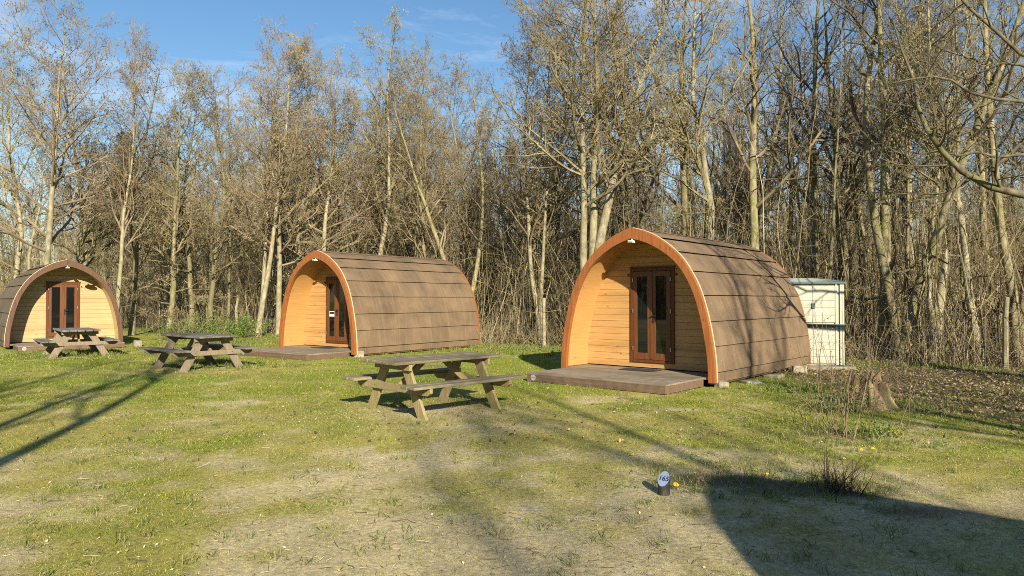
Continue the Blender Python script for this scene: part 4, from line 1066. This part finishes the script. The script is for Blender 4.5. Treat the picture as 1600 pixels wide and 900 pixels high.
# thin upright shoots through the wood
xy = scatter_wood(rng, 5200, .3, 42, .6); n = len(xy); st = np.stack([xy[:, 0], xy[:, 1], elev(xy[:, 0], xy[:, 1])], 1)
hgt = 2.2 + 4.5 * rng.rand(n); tl = np.where(rng.rand(n) < .35, .38, .09)[:, None]; P = stepper(rng, st, rng.normal(size=(n, 3)) * [1, 1, 0] * tl + [0, 0, 1], hgt, 8, .09, .02); Rr = (.007 + .019 * rng.rand(n) ** 2)[:, None] * np.linspace(1, .25, 8)[None]; g = Geo(); add_chains(g, rng, P, Rr, 4, SC)
P2, R2 = spawn(rng, P, Rr, 6, .2, 1, (30, 75), (.12, .3), 5, .13, .03, .5, .004, .3, .5); add_chains(g, rng, P2, R2, 3, SC)
P3, R3 = spawn(rng, P2, R2, 3, .2, 1, (30, 65), (.3, .6), 3, .13, .03, .6, .003, .15, .4); add_chains(g, rng, P3, R3, 3, SC)
o = link_mesh('thicket', g.mesh('thicket', M['stem'])); tag(o, 'thicket of thin upright shoots filling the wood between the trunks', 'thicket', kind='stuff')
# far wood: massed stems and branches beyond the trees one can tell apart
rng = np.random.RandomState(92); n = 2600; y = 48 + 62 * rng.rand(n); x = (rng.rand(n) * 2 - 1) * (y * .85); keep = (y - fence_y(x)) > 30; x, y = x[keep], y[keep]; n = len(x); st = np.stack([x, y, 0 * x], 1)
P = stepper(rng, st, rng.normal(size=(n, 3)) * [.06, .06, 0] + [0, 0, 1], 8 + 4.5 * rng.rand(n), 8, .05, .05); Rr = (.05 + .06 * rng.rand(n))[:, None] * np.linspace(1, .2, 8)[None]; g = Geo(); add_chains(g, rng, P, Rr, 4, SC)
P2, R2 = spawn(rng, P, Rr, 14, .15, 1, (25, 65), (.12, .28), 5, .13, .05, .4, .012, .5, .4); add_chains(g, rng, P2, R2, 3, SC)
P3, R3 = spawn(rng, P2, R2, 5, .2, 1, (30, 60), (.3, .6), 3, .14, .05, .6, .010, .3, .4); add_chains(g, rng, P3, R3, 3, SC)
o = link_mesh('far_wood', g.mesh('far_wood', M['stem'])); tag(o, 'far depth of the wood where bare trees merge into one brown mass', 'wood', kind='stuff')

# wood on the far side of the clearing, behind the photographer
rng = np.random.RandomState(97); n = 3800; aa = rng.rand(n) * math.pi * 1.15 - math.pi * 1.075; rr = 33 + 22 * rng.rand(n); x, y = rr * np.cos(aa), rr * np.sin(aa); st = np.stack([x, y, 0 * x], 1)
P = stepper(rng, st, rng.normal(size=(n, 3)) * [.08, .08, 0] + [0, 0, 1], 3 + 9 * rng.rand(n), 8, .06, .05); Rr = (.03 + .07 * rng.rand(n))[:, None] * np.linspace(1, .2, 8)[None]; g = Geo(); add_chains(g, rng, P, Rr, 4, SC)
P2, R2 = spawn(rng, P, Rr, 10, .1, 1, (25, 70), (.12, .28), 5, .13, .05, .4, .02, .5, .4); add_chains(g, rng, P2, R2, 3, SC)
o = link_mesh('wood_behind', g.mesh('wood_behind', M['stem'])); tag(o, 'bare wood ringing the clearing behind the photographer', 'wood', kind='stuff')

# leaf litter
rng = np.random.RandomState(93); n = 150000; y = 7.2 + 30 * rng.rand(n) ** 1.3; x = (rng.rand(n) * 2 - 1) * (y * .80 + 1); k = rng.rand(n) < (f_litter(x, y) * .95 + .02 * (y < 18)); x, y = x[k], y[k]
LC = [(.17, .11, .065), (.24, .165, .10), (.12, .075, .045), (.32, .25, .17), (.08, .055, .04), (.16, .15, .06), (.15, .17, .05)]
V, F, C = leaf_cloud(rng, np.stack([x, y, elev(x, y) + .008 + .02 * rng.rand(len(x))], 1), .024, LC, flat=1.4)
g = Geo(); g.add(V, F, C); o = link_mesh('leaf_litter', g.mesh('leaf_litter', M['dry_leaf'])); tag(o, 'brown fallen leaves carpeting the ground past the shed and under the trees', 'leaf litter', kind='stuff')

# grass blades
def blades(rng, n, y0, y1, hmin, hmax, w, fade=0.0, region=None):
    y = np.sqrt(y0 ** 2 + (y1 ** 2 - y0 ** 2) * rng.rand(n)); x = (rng.rand(n) * 2 - 1) * (y * .76 + .3)
    b = f_bare(x, y); l = f_lush(x, y); t = f_litter(x, y)
    dens = np.clip((1 - .66 * b) * (1 - .85 * f_soil(x, y)) * (1 - .80 * t) * (.6 + .4 * l), .03, 1) * np.clip(2.2 * fbm(x, y, .14, 3) - .35, .05, 1.4)
    k = rng.rand(n) < dens; x, y, b, l, t = x[k], y[k], b[k], l[k], t[k]; n = len(x)
    # nothing grows through the decks and pods
    keep = np.ones(n, bool)
    for pod, (ya, yb) in ((pod_r, (-1.34, 5)), (pod_m, (-1.34, 5)), (pod_l, (-1.2, 5)), (pod_b, (0, 5))):
        a = pod.rotation_euler.z; dx, dy = x - pod.location.x, y - pod.location.y; u = dx * math.cos(a) + dy * math.sin(a); v = -dx * math.sin(a) + dy * math.cos(a)
        keep &= ~((np.abs(u) < np.where(v > 0, 1.56, 1.41)) & (v > ya) & (v < yb))
    x, y, b, l, t = x[keep], y[keep], b[keep], l[keep], t[keep]; n = len(x)
    h = (hmin + (hmax - hmin) * rng.rand(n) ** 1.4) * (.65 + .6 * l); a = rng.rand(n) * 6.28; lean = .6 + 2.0 * rng.rand(n)
    base = np.stack([x, y, elev(x, y) - .003], 1); side = np.stack([np.cos(a), np.sin(a), 0 * a], 1) * (w * (.6 + .8 * rng.rand(n)))[:, None]; ld = np.stack([-np.sin(a), np.cos(a), 0 * a], 1) * (h * lean)[:, None]
    tip = base + ld + np.stack([0 * h, 0 * h, h], 1); V = np.stack([base - side, base + side, tip], 1).reshape(-1, 3)
    straw = (rng.rand(n) > (.30 + .52 * l - .15 * b))[:, None]
    hue = fbm(x, y, .8, 2)[:, None]
    green = np.array([.19, .26, .022]) * (1 - hue) + np.array([.37, .40, .035]) * hue; st = np.array([.62, .52, .22]) * (1 - hue) + np.array([.48, .41, .12]) * hue
    c = np.where(straw, st, green) * (.35 + 1.0 * rng.rand(n))[:, None]
    return V, np.arange(3 * n).reshape(n, 3), np.repeat(c, 3, 0)
rng = np.random.RandomState(94); g = Geo()
for (n, y0, y1, h0, h1, w) in ((560000, 2.7, 6.5, .006, .022, .0016), (520000, 6.5, 12, .008, .028, .0026), (360000, 12, 27, .012, .038, .0045)):
    V, F, C = blades(rng, n, y0, y1, h0, h1, w); g.add(V, F, C)
o = link_mesh('grass', g.mesh('grass', M['grass'])); tag(o, 'short worn lawn grass, part green and part dry straw', 'grass', kind='stuff')
# taller tufts along posts, decks and the wood's edge
rng = np.random.RandomState(95); n = 5200; cx = []; 
xe = -22 + 36 * rng.rand(2600); cx.append(np.stack([xe, fence_y(xe) - .2 - 1.8 * rng.rand(2600) ** 1.6], 1))
for (x, y, s, m) in ((2.6, 5.5, .3, 80), (3.75, 7.8, .5, 160), (5.2, 9.9, .7, 240), (-1.08, 9.55, .7, 60), (-6.6, 15.2, .8, 160), (-12.1, 19.0, .9, 200), (4.2, 12.0, .5, 120), (-9.5, 24.5, 1.6, 500), (0.2, 21.5, 2.0, 500), (1.8, 5.8, .4, 100), (-1.5, 4.2, 1.6, 90), (1.8, 3.9, 1.2, 60), (-3.5, 6.5, 1.8, 120), (3.2, 7.0, 1.0, 120)):
    cx.append(rng.normal(size=(m, 2)) * s + [x, y])
cx = np.concatenate(cx); pod_ok = np.ones(len(cx), bool)
for pod, ya in ((pod_r, -1.36), (pod_m, -1.36), (pod_l, -1.24)):
    a = pod.rotation_euler.z; dx, dy = cx[:, 0] - pod.location.x, cx[:, 1] - pod.location.y; u = dx * math.cos(a) + dy * math.sin(a); v = -dx * math.sin(a) + dy * math.cos(a); pod_ok &= ~((np.abs(u) < 1.6) & (v > ya) & (v < 5.1))
cx = cx[pod_ok]; nb = 16; ctr = np.repeat(cx, nb, 0) + rng.normal(size=(len(cx) * nb, 2)) * .035; n = len(ctr)
h = (.03 + .06 * rng.rand(n)) * np.where(ctr[:, 1] > 15, 1.7, 1.0); d = rng.normal(size=(n, 3)) * [.5, .5, 0] + [0, 0, 1]
P = stepper(rng, np.stack([ctr[:, 0], ctr[:, 1], elev(ctr[:, 0], ctr[:, 1])], 1), d, h, 3, .15, -.15); s_ = unit(np.cross(d, [0, 0, 1.0])) * np.where(ctr[:, 1] > 15, .005, .002)[:, None]
V = np.stack([P[:, 0] - s_, P[:, 0] + s_, P[:, 1] + s_ * .8, P[:, 2], P[:, 1] - s_ * .8], 1).reshape(-1, 3); F = np.arange(5 * n).reshape(n, 5)
c = np.array([(.14, .21, .035), (.20, .25, .05), (.38, .33, .17), (.10, .15, .03)])[rng.randint(4, size=n)] * (.7 + .6 * rng.rand(n))[:, None]
g = Geo(); g.add(V, F, np.repeat(c, 5, 0)); o = link_mesh('grass_tufts', g.mesh('grass_tufts', M['grass'])); tag(o, 'longer grass tufts at the lawn edge and round the posts and tables', 'grass', kind='stuff')
# dry twigs, crumbs of bark and pale leaves lying on the lawn
rng = np.random.RandomState(96); n = 3200; y = 2.7 + 9 * rng.rand(n) ** 1.6; x = (rng.rand(n) * 2 - 1) * (y * .76); a = rng.rand(n) * 6.28
P = stepper(rng, np.stack([x, y, elev(x, y) + .012], 1), np.stack([np.cos(a), np.sin(a), 0 * a], 1), .02 + .10 * rng.rand(n) ** 2.5, 4, .15, 0); g = Geo(); add_chains(g, rng, P, np.full((n, 4), .0016), 3, [(.10, .07, .04), (.2, .15, .09), (.4, .34, .22)])
V, F, C = leaf_cloud(rng, np.stack([x, y, elev(x, y) + .012], 1)[:1500] + rng.normal(size=(1500, 3)) * [.3, .3, 0], .010, [(.5, .45, .33), (.16, .10, .05), (.3, .22, .12)], flat=2); g.add(V, F, C)
o = link_mesh('lawn_debris', g.mesh('lawn_debris', M['dry_leaf'])); tag(o, 'dry twigs and leaf crumbs strewn over the lawn', 'debris', kind='stuff')
